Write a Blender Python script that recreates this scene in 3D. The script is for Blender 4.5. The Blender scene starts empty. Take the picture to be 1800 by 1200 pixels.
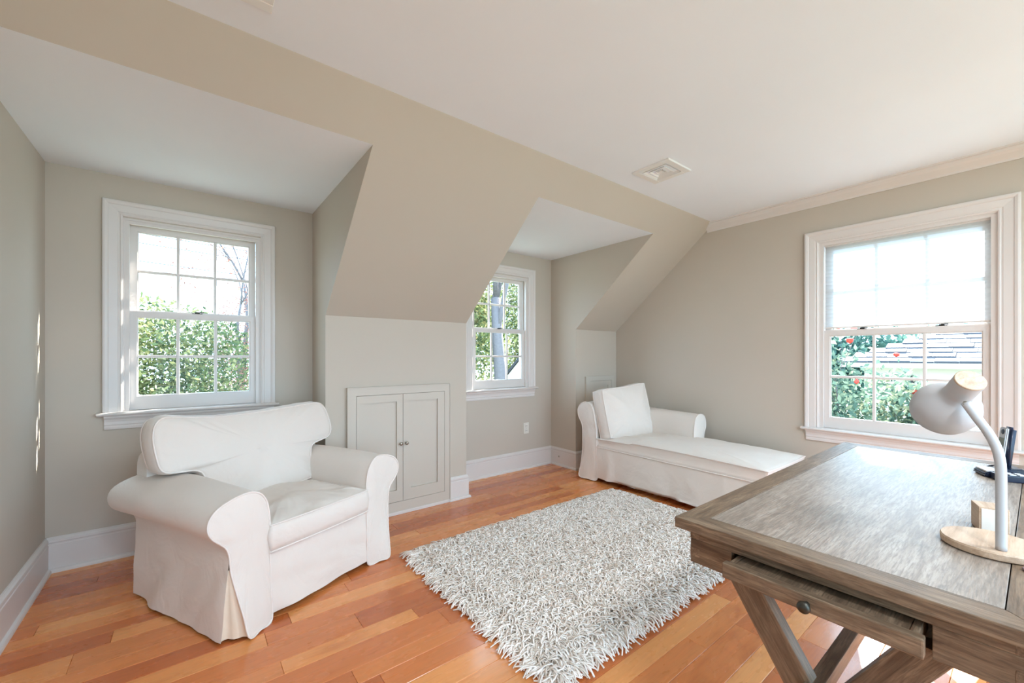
import bpy, bmesh, math, random
import numpy as np
from mathutils import Vector, Matrix, noise

random.seed(7)
rng = np.random.default_rng(7)
SC = bpy.context.scene
COL = SC.collection
PI = math.pi

# ------------------------------------------------------------------ camera
TH = 0.9066                                   # angle between view axis and the room's X axis
cam_d = bpy.data.cameras.new('camera')
cam = bpy.data.objects.new('camera', cam_d)
COL.objects.link(cam)
cam_d.sensor_width = 36.0
cam_d.lens = 36.0 * 726.05 / 1800.0
cam_d.shift_y = 25.24 / 1800.0
cam_d.clip_start = 0.02
cam_d.clip_end = 300
cam.location = (0, 0, 1.2)
cam.rotation_euler = (PI / 2, 0, TH - PI / 2)
SC.camera = cam

# ------------------------------------------------------------------ sky, sun, exposure
world = bpy.data.worlds.new('sky')
SC.world = world
world.use_nodes = True
wn = world.node_tree.nodes
wn['Background'].inputs[0].default_value = (0.59, 0.855, 1.10, 1)
wn['Background'].inputs[1].default_value = 1.0

sun_d = bpy.data.lights.new('sun', 'SUN')
sun_d.energy = 3.6
sun_d.color = (1.0, 0.95, 0.88)
sun_d.angle = math.radians(0.6)
sun = bpy.data.objects.new('sun', sun_d)
COL.objects.link(sun)
sun.rotation_euler = Vector((-0.94, -0.29, -0.66)).to_track_quat('-Z', 'Y').to_euler()

SC.view_settings.view_transform = 'Standard'
SC.view_settings.look = 'None'
SC.view_settings.gamma = 1.0
SC.view_settings.use_curve_mapping = False
SC.view_settings.exposure = 2.77
SC.cycles.max_bounces = 14
SC.cycles.diffuse_bounces = 10
SC.cycles.glossy_bounces = 4
SC.cycles.transmission_bounces = 6
SC.cycles.transparent_max_bounces = 24
SC.cycles.sample_clamp_indirect = 6.0
SC.cycles.caustics_reflective = False
SC.cycles.caustics_refractive = False

def portal(name, loc, rot, sx, sy):
    l = bpy.data.lights.new(name, 'AREA')
    l.shape = 'RECTANGLE'; l.size = sx; l.size_y = sy
    l.cycles.is_portal = True
    o = bpy.data.objects.new(name, l); COL.objects.link(o)
    o.location = loc; o.rotation_euler = rot
# window openings let the daylight in
portal('portal', (0.045, 3.60, 1.45), (-PI / 2, 0, 0), 0.8, 1.2)
portal('portal', (2.52, 3.60, 1.45), (-PI / 2, 0, 0), 0.8, 1.2)
portal('portal', (4.10, 0.61, 1.36), (PI / 2, 0, PI / 2), 1.0, 1.5)
portal('portal', (0.52, -1.66, 1.2), (PI / 2, 0, 0), 2.1, 2.2)  # from here on, portals of the unseen windows added for fill
portal('portal', (2.74, -1.66, 1.2), (PI / 2, 0, 0), 2.1, 2.2)
portal('portal', (4.10, -0.85, 1.36), (PI / 2, 0, PI / 2), 1.0, 1.5)

# ------------------------------------------------------------------ materials
def srgb(r, g, b):
    f = lambda c: (c / 255 / 12.92) if c / 255 <= 0.04045 else ((c / 255 + 0.055) / 1.055) ** 2.4
    return (f(r), f(g), f(b), 1)

class NT:
    def __init__(s, name):
        s.m = bpy.data.materials.new(name); s.m.use_nodes = True
        s.t = s.m.node_tree; s.n = s.t.nodes; s.b = s.n['Principled BSDF']; s.out = s.n['Material Output']
    def add(s, typ, **kw):
        n = s.n.new(typ)
        for k, v in kw.items(): setattr(n, k, v)
        return n
    def link(s, a, b): s.t.links.new(a, b)
    def noise(s, vec, scale, detail=3, rough=0.55, dist=0.0):
        n = s.add('ShaderNodeTexNoise'); n.inputs['Scale'].default_value = scale
        n.inputs['Detail'].default_value = detail; n.inputs['Roughness'].default_value = rough
        n.inputs['Distortion'].default_value = dist
        if vec is not None: s.link(vec, n.inputs['Vector'])
        return n
    def mapping(s, src, scale=(1, 1, 1), rot=(0, 0, 0)):
        m = s.add('ShaderNodeMapping'); m.inputs['Scale'].default_value = scale; m.inputs['Rotation'].default_value = rot
        s.link(src, m.inputs['Vector']); return m.outputs[0]
    def ramp(s, fac, stops, interp='LINEAR'):
        r = s.add('ShaderNodeValToRGB'); r.color_ramp.interpolation = interp
        e = r.color_ramp.elements
        while len(e) < len(stops): e.new(0.5)
        for el, (p, c) in zip(e, stops): el.position = p; el.color = c
        s.link(fac, r.inputs[0]); return r.outputs[0]
    def mix(s, fac, a, b, mode='MIX'):
        m = s.add('ShaderNodeMix', data_type='RGBA', blend_type=mode)
        for sock, v in ((0, fac), (6, a), (7, b)):
            if hasattr(v, 'is_linked'): s.link(v, m.inputs[sock])
            else: m.inputs[sock].default_value = v
        return m.outputs[2]
    def bump(s, h, strength=0.2, dist=0.01):
        b = s.add('ShaderNodeBump'); b.inputs['Strength'].default_value = strength; b.inputs['Distance'].default_value = dist
        s.link(h, b.inputs['Height']); s.link(b.outputs[0], s.b.inputs['Normal']); return b
    def set(s, rough=0.5, spec=0.5, metal=0.0, color=None):
        s.b.inputs['Roughness'].default_value = rough; s.b.inputs['Specular IOR Level'].default_value = spec
        s.b.inputs['Metallic'].default_value = metal
        if color is not None: s.b.inputs['Base Color'].default_value = color
        return s
    def coord(s, which='Object'):
        return s.add('ShaderNodeTexCoord').outputs[which]
    def pos(s): return s.add('ShaderNodeNewGeometry').outputs['Position']

def simple(name, color, rough=0.5, spec=0.5, metal=0.0, bump=None):
    t = NT(name).set(rough, spec, metal, color)
    if bump:
        n = t.noise(t.coord(), bump[0], 4); t.bump(n.outputs[0], bump[1], bump[2])
    return t.m

def paint(name, color, rough=0.55, spec=0.3):
    t = NT(name).set(rough, spec)
    n = t.noise(t.pos(), 1.3, 2)
    c2 = tuple(c * 0.965 for c in color[:3]) + (1,)
    t.link(t.ramp(n.outputs[0], [(0.3, c2), (0.7, color)]), t.b.inputs['Base Color'])
    f = t.noise(t.pos(), 260, 2); t.bump(f.outputs[0], 0.05, 0.002)
    return t.m

M = {}
M['wall'] = paint('wall_paint', srgb(192, 183, 170))
M['ceiling'] = paint('ceiling_paint', srgb(231, 237, 244), 0.8, 0.15)
M['trim'] = paint('trim_paint', srgb(215, 210, 206), 0.35, 0.45)
M['cupboard'] = paint('cupboard_paint', srgb(196, 188, 176), 0.4, 0.4)
M['dark'] = simple('dark_gap', (0.01, 0.01, 0.01, 1), 0.9, 0.1)
M['bronze'] = simple('dark_bronze', srgb(60, 58, 52), 0.35, 0.5, 0.6)
M['nickel'] = simple('brushed_nickel', srgb(170, 165, 155), 0.35, 0.5, 0.9)
M['vent'] = simple('vent_white', srgb(224, 224, 222), 0.4, 0.4)
M['plastic_white'] = simple('outlet_plastic', srgb(222, 218, 208), 0.35, 0.5)

def make_floor_mat():
    t = NT('plank_varnished')
    oi = t.add('ShaderNodeObjectInfo')
    addv = t.add('ShaderNodeVectorMath', operation='ADD')
    comb = t.add('ShaderNodeCombineXYZ')
    mul = t.add('ShaderNodeMath', operation='MULTIPLY'); mul.inputs[1].default_value = 37.0
    t.link(oi.outputs['Random'], mul.inputs[0])
    for k in range(3): t.link(mul.outputs[0], comb.inputs[k])
    t.link(t.coord(), addv.inputs[0]); t.link(comb.outputs[0], addv.inputs[1])
    v = addv.outputs[0]
    base = t.ramp(oi.outputs['Random'], [(0.0, srgb(184, 102, 54)), (0.3, srgb(202, 120, 66)), (0.6, srgb(214, 136, 76)), (0.85, srgb(226, 156, 94)), (1.0, srgb(194, 110, 58))])
    g1 = t.noise(t.mapping(v, (1.1, 14, 14)), 2.2, 5, 0.6, 0.6)
    g2 = t.noise(t.mapping(v, (0.9, 3.2, 3.2)), 2.0, 4, 0.6, 1.5)
    g3 = t.noise(t.mapping(v, (3, 90, 90)), 2.0, 3, 0.6)
    c = t.mix(t.ramp(g1.outputs[0], [(0.35, (0, 0, 0, 1)), (0.75, (1, 1, 1, 1))]), base, (1.12, 1.05, 1.0, 1), 'MULTIPLY')
    c = t.mix(t.ramp(g2.outputs[0], [(0.56, (0, 0, 0, 1)), (0.78, (1, 1, 1, 1))]), c, (0.72, 0.58, 0.50, 1), 'MULTIPLY')
    c = t.mix(t.ramp(g3.outputs[0], [(0.45, (0, 0, 0, 1)), (0.8, (0.5, 0.5, 0.5, 1))]), c, (0.78, 0.70, 0.62, 1), 'MULTIPLY')
    t.link(c, t.b.inputs['Base Color'])
    t.set(0.24, 0.5)
    t.b.inputs['Coat Weight'].default_value = 0.35
    t.b.inputs['Coat Roughness'].default_value = 0.12
    r = t.noise(t.mapping(v, (1, 3, 3)), 5, 3)
    rr = t.ramp(r.outputs[0], [(0.3, (0.2, 0.2, 0.2, 1)), (0.7, (0.34, 0.34, 0.34, 1))]); t.link(rr, t.b.inputs['Roughness'])
    t.bump(g1.outputs[0], 0.05, 0.004)
    return t.m
M['plank'] = make_floor_mat()

def make_desk_wood(name, dark, mid, light, rough=0.45, fine=0.85):
    t = NT(name)
    oi = t.add('ShaderNodeObjectInfo')
    addv = t.add('ShaderNodeVectorMath', operation='ADD'); comb = t.add('ShaderNodeCombineXYZ')
    mul = t.add('ShaderNodeMath', operation='MULTIPLY'); mul.inputs[1].default_value = 23.0
    t.link(oi.outputs['Random'], mul.inputs[0])
    for k in range(3): t.link(mul.outputs[0], comb.inputs[k])
    t.link(t.coord(), addv.inputs[0]); t.link(comb.outputs[0], addv.inputs[1]); v = addv.outputs[0]
    a = t.noise(t.mapping(v, (1.6, 16, 16)), 3, 6, 0.65, 0.8)
    b = t.noise(t.mapping(v, (12, 150, 150)), 2, 3, 0.6)
    k = t.noise(t.mapping(v, (3.0, 7, 7)), 1.8, 4, 0.6, 2.2)
    c = t.ramp(a.outputs[0], [(0.28, dark), (0.5, mid), (0.72, light)])
    c = t.mix(t.ramp(b.outputs[0], [(0.44, (0, 0, 0, 1)), (0.66, (fine, fine, fine, 1))]), c, tuple(x * 0.55 for x in mid[:3]) + (1,))
    c = t.mix(t.ramp(k.outputs[0], [(0.6, (0, 0, 0, 1)), (0.8, (fine, fine, fine, 1))]), c, (0.5, 0.5, 0.56, 1), 'MULTIPLY')
    t.link(c, t.b.inputs['Base Color']); t.set(rough, 0.45)
    t.bump(b.outputs[0], 0.25, 0.003)
    return t.m
M['desk_top'] = make_desk_wood('desk_panel_wood', srgb(116, 103, 92), srgb(150, 138, 127), srgb(172, 162, 153), 0.34)
M['desk'] = make_desk_wood('desk_frame_wood', srgb(72, 56, 44), srgb(118, 98, 79), srgb(150, 130, 108), 0.42)
M['lamp_wood'] = make_desk_wood('lamp_ash_wood', srgb(166, 138, 114), srgb(192, 166, 142), srgb(206, 184, 162), 0.5, 0.18)

def fabric(name, color, bumpk=0.42):
    t = NT(name).set(0.9, 0.15, 0, color)
    t.b.inputs['Sheen Weight'].default_value = 0.15
    co = t.coord()
    big = t.noise(co, 6, 3, 0.5, 0.8)
    fine = t.noise(t.mapping(co, (1, 1, 1)), 420, 2)
    add = t.add('ShaderNodeMath', operation='MULTIPLY_ADD'); add.inputs[1].default_value = 0.06
    t.link(fine.outputs[0], add.inputs[0]); t.link(big.outputs[0], add.inputs[2])
    t.bump(add.outputs[0], bumpk, 0.02)
    return t.m
M['fabric'] = fabric('white_cotton', srgb(222, 214, 206))
M['fabric_flat'] = fabric('white_cotton_piping', srgb(226, 218, 211), 0.05)
M['lining'] = fabric('cream_lining', srgb(226, 210, 190))

def make_rug():
    t = NT('shag_wool')
    a = t.add('ShaderNodeAttribute'); a.attribute_name = 'tone'
    c = t.ramp(a.outputs['Fac'], [(0.0, srgb(206, 192, 178)), (0.35, srgb(246, 238, 230)), (1.0, srgb(254, 249, 244))])
    t.link(c, t.b.inputs['Base Color']); t.set(0.9, 0.1)
    return t.m
M['rug'] = make_rug()
M['rug_back'] = simple('rug_backing', srgb(232, 226, 218), 0.95, 0.05)

def make_glass():
    t = NT('window_glass'); n = t.n; n.remove(t.b)
    tr = t.add('ShaderNodeBsdfTransparent'); tr.inputs[0].default_value = (0.95, 0.97, 0.97, 1)
    gl = t.add('ShaderNodeBsdfGlossy'); gl.inputs['Roughness'].default_value = 0.02
    fr = t.add('ShaderNodeFresnel'); fr.inputs[0].default_value = 1.25
    mx = t.add('ShaderNodeMixShader'); t.link(fr.outputs[0], mx.inputs[0]); t.link(tr.outputs[0], mx.inputs[1]); t.link(gl.outputs[0], mx.inputs[2])
    t.link(mx.outputs[0], t.out.inputs[0]); return t.m
M['glass'] = make_glass()

def make_blind():
    t = NT('sheer_blind'); t.n.remove(t.b)
    tr = t.add('ShaderNodeBsdfTransparent'); tr.inputs[0].default_value = (0.95, 0.96, 0.97, 1)
    tl = t.add('ShaderNodeBsdfTranslucent'); tl.inputs[0].default_value = (0.44, 0.44, 0.44, 1)
    df = t.add('ShaderNodeBsdfDiffuse'); df.inputs[0].default_value = (0.85, 0.85, 0.86, 1)
    m1 = t.add('ShaderNodeMixShader'); m1.inputs[0].default_value = 0.35; t.link(tl.outputs[0], m1.inputs[1]); t.link(df.outputs[0], m1.inputs[2])
    m2 = t.add('ShaderNodeMixShader'); m2.inputs[0].default_value = 0.95; t.link(tr.outputs[0], m2.inputs[1]); t.link(m1.outputs[0], m2.inputs[2])
    t.link(m2.outputs[0], t.out.inputs[0]); return t.m
M['blind'] = make_blind()

def leaf_mat(name, stops):
    t = NT(name); t.n.remove(t.b)
    a = t.add('ShaderNodeAttribute'); a.attribute_name = 'tone'
    c = t.ramp(a.outputs['Fac'], stops)
    df = t.add('ShaderNodeBsdfDiffuse'); tl = t.add('ShaderNodeBsdfTranslucent')
    t.link(c, df.inputs[0]); t.link(c, tl.inputs[0])
    mx = t.add('ShaderNodeMixShader'); mx.inputs[0].default_value = 0.4
    t.link(df.outputs[0], mx.inputs[1]); t.link(tl.outputs[0], mx.inputs[2]); t.link(mx.outputs[0], t.out.inputs[0])
    return t.m
M['leaf_yg'] = leaf_mat('leaf_yellow_green', [(0, srgb(66, 84, 60)), (0.4, srgb(108, 120, 80)), (0.75, srgb(150, 146, 98)), (1, srgb(190, 180, 140))])
M['leaf_red'] = leaf_mat('leaf_russet', [(0, srgb(130, 92, 84)), (0.5, srgb(160, 116, 104)), (1, srgb(176, 146, 120))])
M['leaf_bg'] = leaf_mat('leaf_blue_green', [(0, srgb(72, 96, 90)), (0.6, srgb(122, 144, 124)), (1, srgb(184, 180, 146))])
M['leaf_dk'] = leaf_mat('leaf_dark', [(0, srgb(50, 80, 78)), (1, srgb(92, 124, 112))])
M['flower'] = simple('flower_red', srgb(205, 70, 60), 0.7, 0.2)
M['bark'] = simple('bark', srgb(112, 106, 108), 0.9, 0.1, 0, (14, 0.6, 0.05))
M['siding'] = simple('house_siding', srgb(212, 206, 194), 0.7, 0.2)
M['slate'] = simple('roof_slate', srgb(70, 72, 80), 0.7, 0.3, 0, (6, 0.4, 0.03))
M['grass'] = simple('lawn', srgb(150, 156, 138), 0.95, 0.05, 0, (3, 0.5, 0.1))
M['wire'] = simple('cable_black', srgb(60, 60, 64), 0.7, 0.2)
M['lamp_white'] = simple('lamp_enamel', srgb(184, 186, 190), 0.42, 0.45)
M['clock_white'] = simple('clock_face', srgb(224, 218, 210), 0.5, 0.3)
M['navy'] = simple('phone_navy', srgb(24, 34, 56), 0.3, 0.5)
M['silver'] = simple('phone_silver', srgb(190, 193, 197), 0.35, 0.5, 0.3)
M['screen'] = simple('phone_screen', srgb(110, 120, 112), 0.2, 0.5)
M['button'] = simple('phone_button', srgb(70, 74, 84), 0.4, 0.4)
M['cord'] = simple('cord_mauve', srgb(128, 112, 112), 0.5, 0.4)

# ------------------------------------------------------------------ helpers
def tag(o, label=None, cat=None, group=None, kind=None):
    if label: o['label'] = label
    if cat: o['category'] = cat
    if group: o['group'] = group
    if kind: o['kind'] = kind
    return o

def link(name, me, mat, parent=None, smooth=False, mats=None):
    if mats:
        for m in mats: me.materials.append(m)
    elif mat: me.materials.append(mat)
    if smooth:
        me.polygons.foreach_set('use_smooth', [True] * len(me.polygons))
    o = bpy.data.objects.new(name, me); COL.objects.link(o)
    if parent is not None: o.parent = parent
    return o

def mesh(name, verts, faces, mat, parent=None, smooth=False):
    me = bpy.data.meshes.new(name); me.from_pydata([tuple(v) for v in verts], [], faces); me.update()
    return link(name, me, mat, parent, smooth)

def bm_obj(name, bm, mat, parent=None, smooth=False, recalc=True):
    if recalc: bmesh.ops.recalc_face_normals(bm, faces=bm.faces)
    me = bpy.data.meshes.new(name); bm.to_mesh(me); bm.free()
    return link(name, me, mat, parent, smooth)

def empty(name, loc=(0, 0, 0), rz=0):
    o = bpy.data.objects.new(name, None); COL.objects.link(o); o.empty_display_size = 0.1
    o.location = loc; o.rotation_euler = (0, 0, rz); return o

def add_box(bm, x0, x1, y0, y1, z0, z1, mtx=None):
    vs = [bm.verts.new((x, y, z)) for x in (x0, x1) for y in (y0, y1) for z in (z0, z1)]
    for f in ((0, 1, 3, 2), (4, 6, 7, 5), (0, 4, 5, 1), (2, 3, 7, 6), (0, 2, 6, 4), (1, 5, 7, 3)):
        bm.faces.new([vs[i] for i in f])
    if mtx is not None:
        for v in vs: v.co = mtx @ v.co
    return vs

def box(name, x0, x1, y0, y1, z0, z1, mat, parent=None, bev=0.0, seg=2, mtx=None):
    bm = bmesh.new(); add_box(bm, x0, x1, y0, y1, z0, z1)
    if bev > 0:
        bmesh.ops.bevel(bm, geom=list(bm.edges), offset=bev, segments=seg, affect='EDGES', profile=0.7)
    if mtx is not None: bmesh.ops.transform(bm, matrix=mtx, verts=bm.verts)
    return bm_obj(name, bm, mat, parent, smooth=False)

def prism(name, poly, axis, a0, a1, mat, parent=None):
    """poly: 2-D points; axis 'x': poly=(y,z), 'y': poly=(x,z), 'z': poly=(x,y)"""
    def p3(p, a):
        return {'x': (a, p[0], p[1]), 'y': (p[0], a, p[1]), 'z': (p[0], p[1], a)}[axis]
    n = len(poly)
    v = [p3(p, a0) for p in poly] + [p3(p, a1) for p in poly]
    f = [list(range(n)), list(range(2 * n - 1, n - 1, -1))] + [[i, (i + 1) % n, n + (i + 1) % n, n + i] for i in range(n)]
    bm = bmesh.new(); vs = [bm.verts.new(p) for p in v]
    for q in f: bm.faces.new([vs[i] for i in q])
    return bm_obj(name, bm, mat, parent)

def sweep(name, prof, path, normal_in, mat, parent=None, closed=False, caps=True):
    """mitred sweep of a 2-D profile. path: world points; prof: (a, b): a along in-plane side vector, b along normal_in (constant vector)."""
    N = Vector(normal_in).normalized(); P = [Vector(p) for p in path]; n = len(P)
    rings = []
    for i in range(n):
        def side(d): return d.cross(N).normalized()
        if closed or 0 < i < n - 1:
            d0 = (P[i] - P[i - 1]).normalized(); d1 = (P[(i + 1) % n] - P[i]).normalized()
            s0, s1 = side(d0), side(d1); m = (s0 + s1)
            m = m / max(1e-6, m.dot(s0)) if m.length > 1e-6 else s0
        else:
            m = side((P[1] - P[0]) if i == 0 else (P[-1] - P[-2]))
        rings.append([P[i] + m * a + N * b for a, b in prof])
    k = len(prof); v = [p for r in rings for p in r]; f = []
    cnt = n if closed else n - 1
    for i in range(cnt):
        j = (i + 1) % n
        for q in range(k):
            f.append([i * k + q, i * k + (q + 1) % k, j * k + (q + 1) % k, j * k + q])
    if caps and not closed:
        f.append(list(range(k))); f.append([(n - 1) * k + q for q in range(k - 1, -1, -1)])
    bm = bmesh.new(); vs = [bm.verts.new(p) for p in v]
    for q in f: bm.faces.new([vs[i] for i in q])
    return bm_obj(name, bm, mat, parent)

def tube_geo(pts, rad, sides=8):
    pts = [Vector(p) for p in pts]; v = []; f = []; n = len(pts)
    up = Vector((0, 0, 1))
    prev = None
    for i, p in enumerate(pts):
        d = (pts[min(i + 1, n - 1)] - pts[max(i - 1, 0)]).normalized()
        if prev is None:
            a = d.cross(up)
            if a.length < 0.05: a = d.cross(Vector((1, 0, 0)))
            a.normalize()
        else:
            a = (prev - d * prev.dot(d)).normalized()
        prev = a; b = d.cross(a)
        r = rad[i] if hasattr(rad, '__len__') else rad
        for k in range(sides):
            t = 2 * PI * k / sides
            v.append(p + (a * math.cos(t) + b * math.sin(t)) * r)
    for i in range(n - 1):
        for k in range(sides):
            f.append([i * sides + k, i * sides + (k + 1) % sides, (i + 1) * sides + (k + 1) % sides, (i + 1) * sides + k])
    f.append(list(range(sides))[::-1]); f.append([(n - 1) * sides + k for k in range(sides)])
    return v, f

def tube(name, pts, rad, mat, parent=None, sides=8, closed=False):
    if closed:
        pts = list(pts) + [pts[0], pts[1]]
    v, f = tube_geo(pts, rad, sides)
    return mesh(name, v, f, mat, parent, True)

def lathe(name, prof, mat, parent=None, origin=(0, 0, 0), axis=(0, 0, 1), seg=32, smooth=True):
    q = Vector((0, 0, 1)).rotation_difference(Vector(axis).normalized()); o = Vector(origin)
    v = []; f = []; n = len(prof)
    for r, h in prof:
        for k in range(seg):
            t = 2 * PI * k / seg
            v.append(o + q @ Vector((r * math.cos(t), r * math.sin(t), h)))
    for i in range(n - 1):
        for k in range(seg):
            f.append([i * seg + k, i * seg + (k + 1) % seg, (i + 1) * seg + (k + 1) % seg, (i + 1) * seg + k])
    if prof[0][0] > 1e-5: f.append(list(range(seg))[::-1])
    if prof[-1][0] > 1e-5: f.append([(n - 1) * seg + k for k in range(seg)])
    return mesh(name, v, f, mat, parent, smooth)

def catmull(pts, n, closed=False):
    pts = [Vector(p) for p in pts]; m = len(pts); out = []
    segs = m if closed else m - 1
    for i in range(n):
        t = i / n * segs if closed else i / (n - 1) * segs
        k = min(int(t), segs - 1); u = t - k
        g = (lambda j: pts[j % m]) if closed else (lambda j: pts[max(0, min(m - 1, j))])
        p0, p1, p2, p3 = g(k - 1), g(k), g(k + 1), g(k + 2)
        out.append(0.5 * ((2 * p1) + (p2 - p0) * u + (2 * p0 - 5 * p1 + 4 * p2 - p3) * u * u + (3 * p1 - p0 - 3 * p2 + p3) * u ** 3))
    # even arc length
    if True:
        L = [0]
        q = out + ([out[0]] if closed else [])
        for i in range(1, len(q)): L.append(L[-1] + (q[i] - q[i - 1]).length)
        tot = L[-1]; res = []
        for i in range(n):
            s = tot * i / (n if closed else n - 1)
            k = max(j for j in range(len(L)) if L[j] <= s + 1e-9); k = min(k, len(q) - 2)
            u = (s - L[k]) / max(1e-9, L[k + 1] - L[k]); res.append(q[k].lerp(q[k + 1], u))
        return res
    return out

def nz(x, y, z=0.0): return noise.noise(Vector((x, y, z)))

def pillow(name, outline, edge, puff, mat, parent, frame, rings=16, power=2.6, wrinkle=0.006, seed=0.0, one_side=False, n=96, seam=0.006, pipe=True, centre=None, pipe_r=0.0045):
    """closed 2-D outline inflated both ways; frame maps (a, b, c) -> point; c is the thickness direction"""
    O = catmull([(p[0], p[1], 0) for p in outline], n, True)
    C = Vector((sum(p.x for p in O) / n, sum(p.y for p in O) / n, 0)) if centre is None else Vector((centre[0], centre[1], 0))
    v = []; f = []
    def surf(sgn):
        base = len(v)
        v.append(frame(C.x, C.y, sgn * (edge / 2 + puff)))
        for k in range(1, rings + 1):
            r = (k / rings) ** 0.85
            for i, p in enumerate(O):
                q = C + (p - C) * r
                h = edge / 2 + puff * (1 - r ** power)
                wr = wrinkle * nz(q.x * 7 + seed, q.y * 7, sgn * 3.1) + wrinkle * 0.9 * (r ** 3) * (1 - r ** 12) * nz(i * 18.0 / n * 4 + seed, r * 2.0, 5.5 + sgn)
                v.append(frame(q.x, q.y, sgn * (h + wr * (1 - r ** 10))))
        for i in range(n):
            j = (i + 1) % n
            f.append([base, base + 1 + i, base + 1 + j] if sgn > 0 else [base, base + 1 + j, base + 1 + i])
        for k in range(rings - 1):
            a = base + 1 + k * n; b = a + n
            for i in range(n):
                j = (i + 1) % n
                f.append([a + i, b + i, b + j, a + j] if sgn > 0 else [a + j, b + j, b + i, a + i])
        return base + 1 + (rings - 1) * n
    top = surf(1)
    if not one_side:
        bot = surf(-1)
        # side band, bulging
        prev = top
        for m_ in (0.25, 0.5, 0.75):
            cur = len(v)
            for i, p in enumerate(O):
                d = (O[(i + 1) % n] - O[i - 1]); nn = Vector((d.y, -d.x, 0)).normalized()
                bulge = 0.012 * math.sin(PI * m_) + 0.004 * nz(i * 0.35 + seed, m_ * 3, 2.0)
                q = p + nn * bulge
                v.append(frame(q.x, q.y, edge / 2 - edge * m_))
            for i in range(n):
                j = (i + 1) % n; f.append([prev + i, cur + i, cur + j, prev + j])
            prev = cur
        for i in range(n):
            j = (i + 1) % n; f.append([prev + i, bot + i, bot + j, prev + j])
    bm = bmesh.new(); vs = [bm.verts.new(p) for p in v]
    for q in f: bm.faces.new([vs[i] for i in q])
    o = bm_obj(name, bm, mat, parent, True)
    if pipe:
        for sg in ((1,) if one_side else (1, -1)):
            tube('piping', [frame(p.x, p.y, sg * (edge / 2 + 0.001)) for p in O], pipe_r, M['fabric_flat'], o, 6, True)
    return o

def loft(name, rings, mat, parent=None, closed=False, smooth=True, cap=False):
    k = len(rings[0]); v = [p for r in rings for p in r]; f = []
    for i in range(len(rings) - 1):
        for q in range(k if closed else k - 1):
            f.append([i * k + q, i * k + (q + 1) % k, (i + 1) * k + (q + 1) % k, (i + 1) * k + q])
    if cap:
        f.append(list(range(k))); f.append([(len(rings) - 1) * k + q for q in range(k - 1, -1, -1)])
    return mesh(name, v, f, mat, parent, smooth)

def attr_mesh(name, V, F, tone_per_face, mat, parent=None, nper=4):
    me = bpy.data.meshes.new(name)
    nv, nf = len(V), len(F)
    me.vertices.add(nv); me.vertices.foreach_set('co', V.astype(np.float32).ravel())
    me.loops.add(nf * nper); me.loops.foreach_set('vertex_index', F.astype(np.int32).ravel())
    me.polygons.add(nf); me.polygons.foreach_set('loop_start', np.arange(0, nf * nper, nper, dtype=np.int32))
    me.update(calc_edges=True)
    a = me.attributes.new('tone', 'FLOAT', 'FACE'); a.data.foreach_set('value', tone_per_face.astype(np.float32))
    return link(name, me, mat, parent, False)

# ------------------------------------------------------------------ the room shell
XL, XR, YW, YK, ZK, YC, ZC = -0.625, 3.883, 3.388, 3.012, 1.478, 1.886, 2.447
ZD = 2.273
XA, XB, XCK = 0.737, 1.8625, 3.2099          # dormer cheeks
YB = -1.45
T = 0.15
YS = YK + (ZD - ZK) / (ZC - ZK) * (YC - YK)  # slope at dormer-ceiling height
WL = dict(c=0.0445, out=0.4425, sash=0.331, z0=0.868, top=2.124, zo=2.03)
WR = dict(c=2.5165, out=0.4425, sash=0.331, z0=0.868, top=2.124, zo=2.03)
WS = dict(c=0.611, out=0.544, sash=0.430, z0=0.640, top=2.170, zo=2.085)

def struct(o): o['kind'] = 'structure'; return o
def wall_with_hole(name, along, a0, a1, z1, t0, t1, hole, mat=M['wall']):
    """along 'x' (wall in XZ, thickness y) or 'y'"""
    bm = bmesh.new()
    holes = hole if isinstance(hole, list) else [hole]
    holes = sorted(holes); cur = a0; parts = []
    for h in holes:
        parts.append((cur, h[0], 0, z1)); parts.append((h[0], h[1], 0, h[2])); parts.append((h[0], h[1], h[3], z1)); cur = h[1]
    parts.append((cur, a1, 0, z1))
    for (p, q, r, s) in parts:
        if along == 'x': add_box(bm, p, q, t0, t1, r, s)
        else: add_box(bm, t0, t1, p, q, r, s)
    return struct(bm_obj(name, bm, mat))

hs = lambda w: (w['c'] - w['sash'] - 0.03, w['c'] + w['sash'] + 0.03, w['z0'] + 0.0, w['zo'])
wall_with_hole('wall_dormer_left', 'x', XL, XA + 0.06, ZD, YW, YW + T, hs(WL))
wall_with_hole('wall_dormer_right', 'x', XB - 0.06, XCK + 0.06, ZD, YW, YW + T, hs(WR))
WS2 = dict(WS, c=-0.85)  # unseen windows added for fill: right wall here, back wall below
WB1 = dict(c=0.52, out=1.08, sash=0.97, z0=0.12, top=2.40, zo=2.315)
WB2 = dict(WB1, c=2.74)
wall_with_hole('wall_right', 'y', YB - T, YK + 0.1, ZC + 0.05, XR, XR + T, [hs(WS), hs(WS2)])
struct(box('wall_left', XL - T, XL, YB - T, YW + T, 0, ZC + 0.05, M['wall']))
wall_with_hole('wall_back', 'x', XL, XR, ZC + 0.05, YB - T, YB, [hs(WB1), hs(WB2)])
cheek = [(YK, 0), (YW, 0), (YW, ZD), (YS, ZD), (YK, ZK)]
struct(prism('wall_cheek_left_dormer', cheek, 'x', XA, XA + 0.06, M['wall']))
struct(prism('wall_cheek_middle', cheek, 'x', XB - 0.06, XB, M['wall']))
struct(prism('wall_cheek_right_dormer', cheek, 'x', XCK, XCK + 0.06, M['wall']))
struct(box('wall_knee_middle', XA + 0.06, XB - 0.06, YK, YK + 0.1, 0, ZK, M['wall']))
struct(box('wall_knee_right', XCK + 0.06, XR, YK, YK + 0.1, 0, ZK, M['wall']))
slp = [(YS, ZD), (YK, ZK), (YK + 0.12, ZK), (YS + 0.12, ZD)]
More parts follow.
